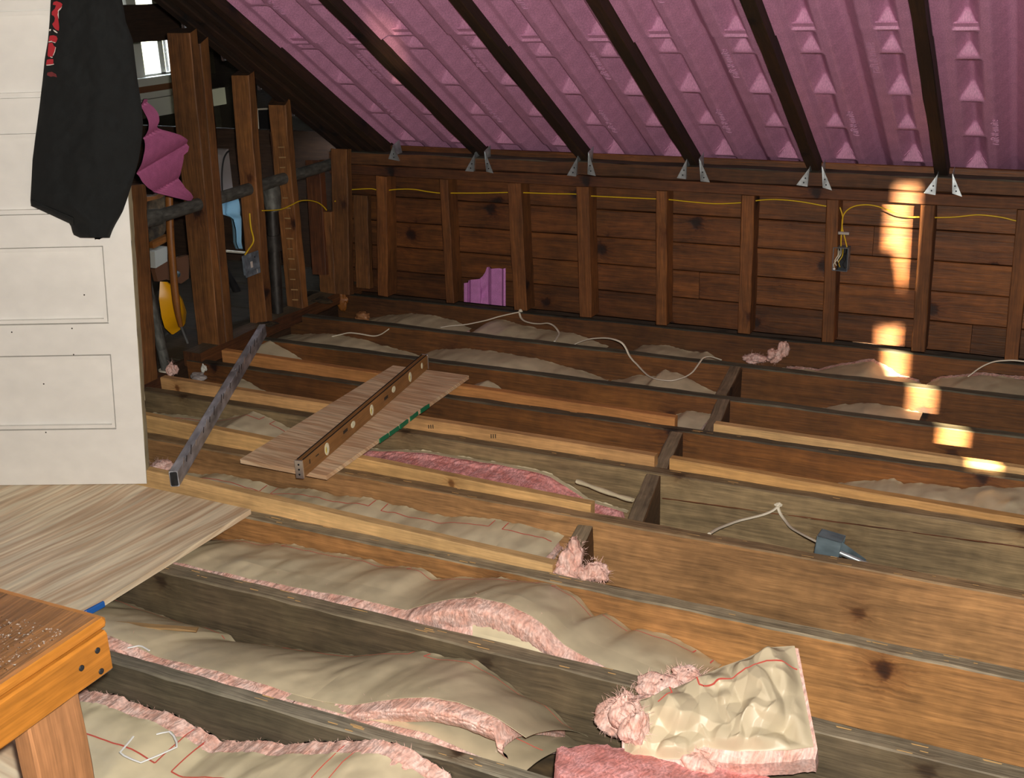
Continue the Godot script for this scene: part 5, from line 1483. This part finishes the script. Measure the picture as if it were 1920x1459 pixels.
	for q in [[[1306, 1274], [1314, 1298], [1322, 1300], [1360, 1286], [1400, 1272], [1440, 1258], [1495, 1257]], [[1256, 1296], [1265, 1320], [1238, 1334]]]:
		var pts := []
		for e in q: pts.append(Vector2(e[0], e[1]))
		var st := SurfaceTool.new()
		st.begin(Mesh.PRIMITIVE_TRIANGLES)
		var prev := []
		for j in (pts.size() - 1) * 12 + 1:
			var i := mini(j / 12, pts.size() - 2)
			var p: Vector2 = pts[i].lerp(pts[i + 1], j / 12.0 - i)
			var d: Vector2 = (pts[i + 1] - pts[i]).normalized().orthogonal() * 1.5
			var here := []
			for s in [-1.0, 1.0]:
				var e: Vector2 = p + d * s
				var a := (e.x - 1171.0) / 320.0
				var b := 0.0
				for it in 12:
					var pt := lerpf(1171, 1490, a)
					var pb := lerpf(1171, 1526, a)
					var ty := along(topl, pt)
					var ly := along(lowl, pb)
					b = clampf((e.y - ty) / (ly - ty), 0, 1)
					a = clampf((e.x - 1171.0) / (lerpf(1490, 1526, b) - 1171.0), 0, 1)
				here.append(at * (fold.call(a, b) + pn * 0.0022))
			if prev.size() > 0:
				patch(st, [prev[0], prev[1], here[1], here[0]], pn)
			prev = here
		put("printed_line", st.commit(), M.red_line, lb, absolute(lb))
	# pink side of another batt at the bottom edge
	var tl := [Vector2(1040, 1402), Vector2(1060, 1400), Vector2(1130, 1394), Vector2(1200, 1406), Vector2(1270, 1418), Vector2(1330, 1430), Vector2(1390, 1444), Vector2(1450, 1462)]
	var pb2 := thing("insulation_batt", "bright pink side of a loose batt at the bottom edge of the view", "insulation", onz(1240, 1440, 3.15), "loose cut batts")
	var at2 := absolute(pb2).affine_inverse()
	put("glass_wool", sheet(90, 40, func(a, b):
		var px := lerpf(1044 + 14.0 * noise.get_noise_2d(b * 900.0, 4.0), 1450, a)
		var py := lerpf(along(tl, px) + 4.0 * noise.get_noise_2d(px * 6.0, 1.0), 1640 + 60 * a, b)
		var p := ony(px, py, 0.015 + 0.05 * sin(minf(b * 3.0, 1.0) * PI / 2) - 0.05 * a)
		p += Vector3(0.004, 0.012, 0.004) * noise.get_noise_3d(p.x * 700.0, p.z * 700.0, 3.0) + Vector3(0, 0.02, 0) * noise.get_noise_3d(p.x * 200.0, p.z * 200.0, 13.0)
		return at2 * p, 0.05, Vector2(1.6, 0.9), null, true), M.wool_bright, pb2, absolute(pb2))
	# odds and ends
	var sx := pix_y([[250, 1381, 3.45], [243, 1390, 3.45], [225, 1411, 3.47], [233, 1417, 3.475], [248, 1424, 3.48], [264, 1430, 3.48], [298, 1416, 3.45], [331, 1401, 3.42], [331, 1391, 3.4], [326, 1380, 3.39], [318, 1372, 3.38], [305, 1374, 3.39], [293, 1377, 3.4]], -0.085)
	var a1 := put("plastic_strap", tube(PackedVector3Array(sx), 0.0032, 6, 0.0016), M.white_plastic, self)
	tag(a1, "bent white plastic strap lying on the nearest batt", "strap", "white straps")
	var a2 := put("plastic_strap", tube(smooth_path(pix_y([[239, 1215], [250, 1213], [260, 1211], [268, 1213], [280, 1220]], 0.012), 4), 0.003, 6, 0.0016), M.white_plastic, self)
	tag(a2, "small white plastic strap on the batt beyond the bench", "strap", "white straps")
	var w0 := ony(180, 1167, -0.012)
	var w1 := ony(370, 1181, -0.03)
	var a3 := timber("wood_lath", "thin sliver of wood lath lying on the batt by the bench corner", "lath", "", w0, w1, 0.006, 0.02, M.new_wood, {"side": lin(176, 140, 92), "n": 10})
	# broken wood and plaster in the corner and by the drop pipe
	var bits := [["splinter of pale wood at the corner of the partition", 645, 560, 0.1, 0.03, 0.05, 0.02, M.orange_wood], ["pale triangular wood chip in the first bay at the corner", 681, 592, 0.12, 0.045, 0.03, 0.03, M.bench_leg], ["white plaster crumb at the open foot of the partition", 383, 690, 1.35, 0.012, 0.02, 0.01, M.white_trim], ["grey rag in the gap of the sole plate", 370, 706, 1.4, 0.035, 0.014, 0.03, M.case_grey], ["pale plaster heap on the sole plate by the soil stack", 505, 606, 0.75, 0.05, 0.012, 0.03, M.lath], ["plaster heap on the floor behind the corner studs", 600, 562, 0.3, 0.06, 0.018, 0.05, M.lath]]
	for k in bits.size():
		var q: Array = bits[k]
		tag(lump_at("debris_chip", Vector3(q[4], q[5], q[6]), onz(q[1], q[2], q[3]), q[7], k * 2.1, 0.6, 40.0), q[0], "debris", "bits of rubble")
	for q in [["pale dab where the white cable crosses the second joist", 737, 613, 0.44], ["pale dab holding the white cables on the back joist", 976, 583, 0.02], ["staple holding the white cable on the grey joist", 1459, 947, 1.672]]:
		tag(lump_at("cable_clamp", Vector3(0.011, 0.008, 0.008), onz(q[1], q[2], q[3]), M.white_cable, q[1] * 0.1), q[0], "clamp", "cable clamps")
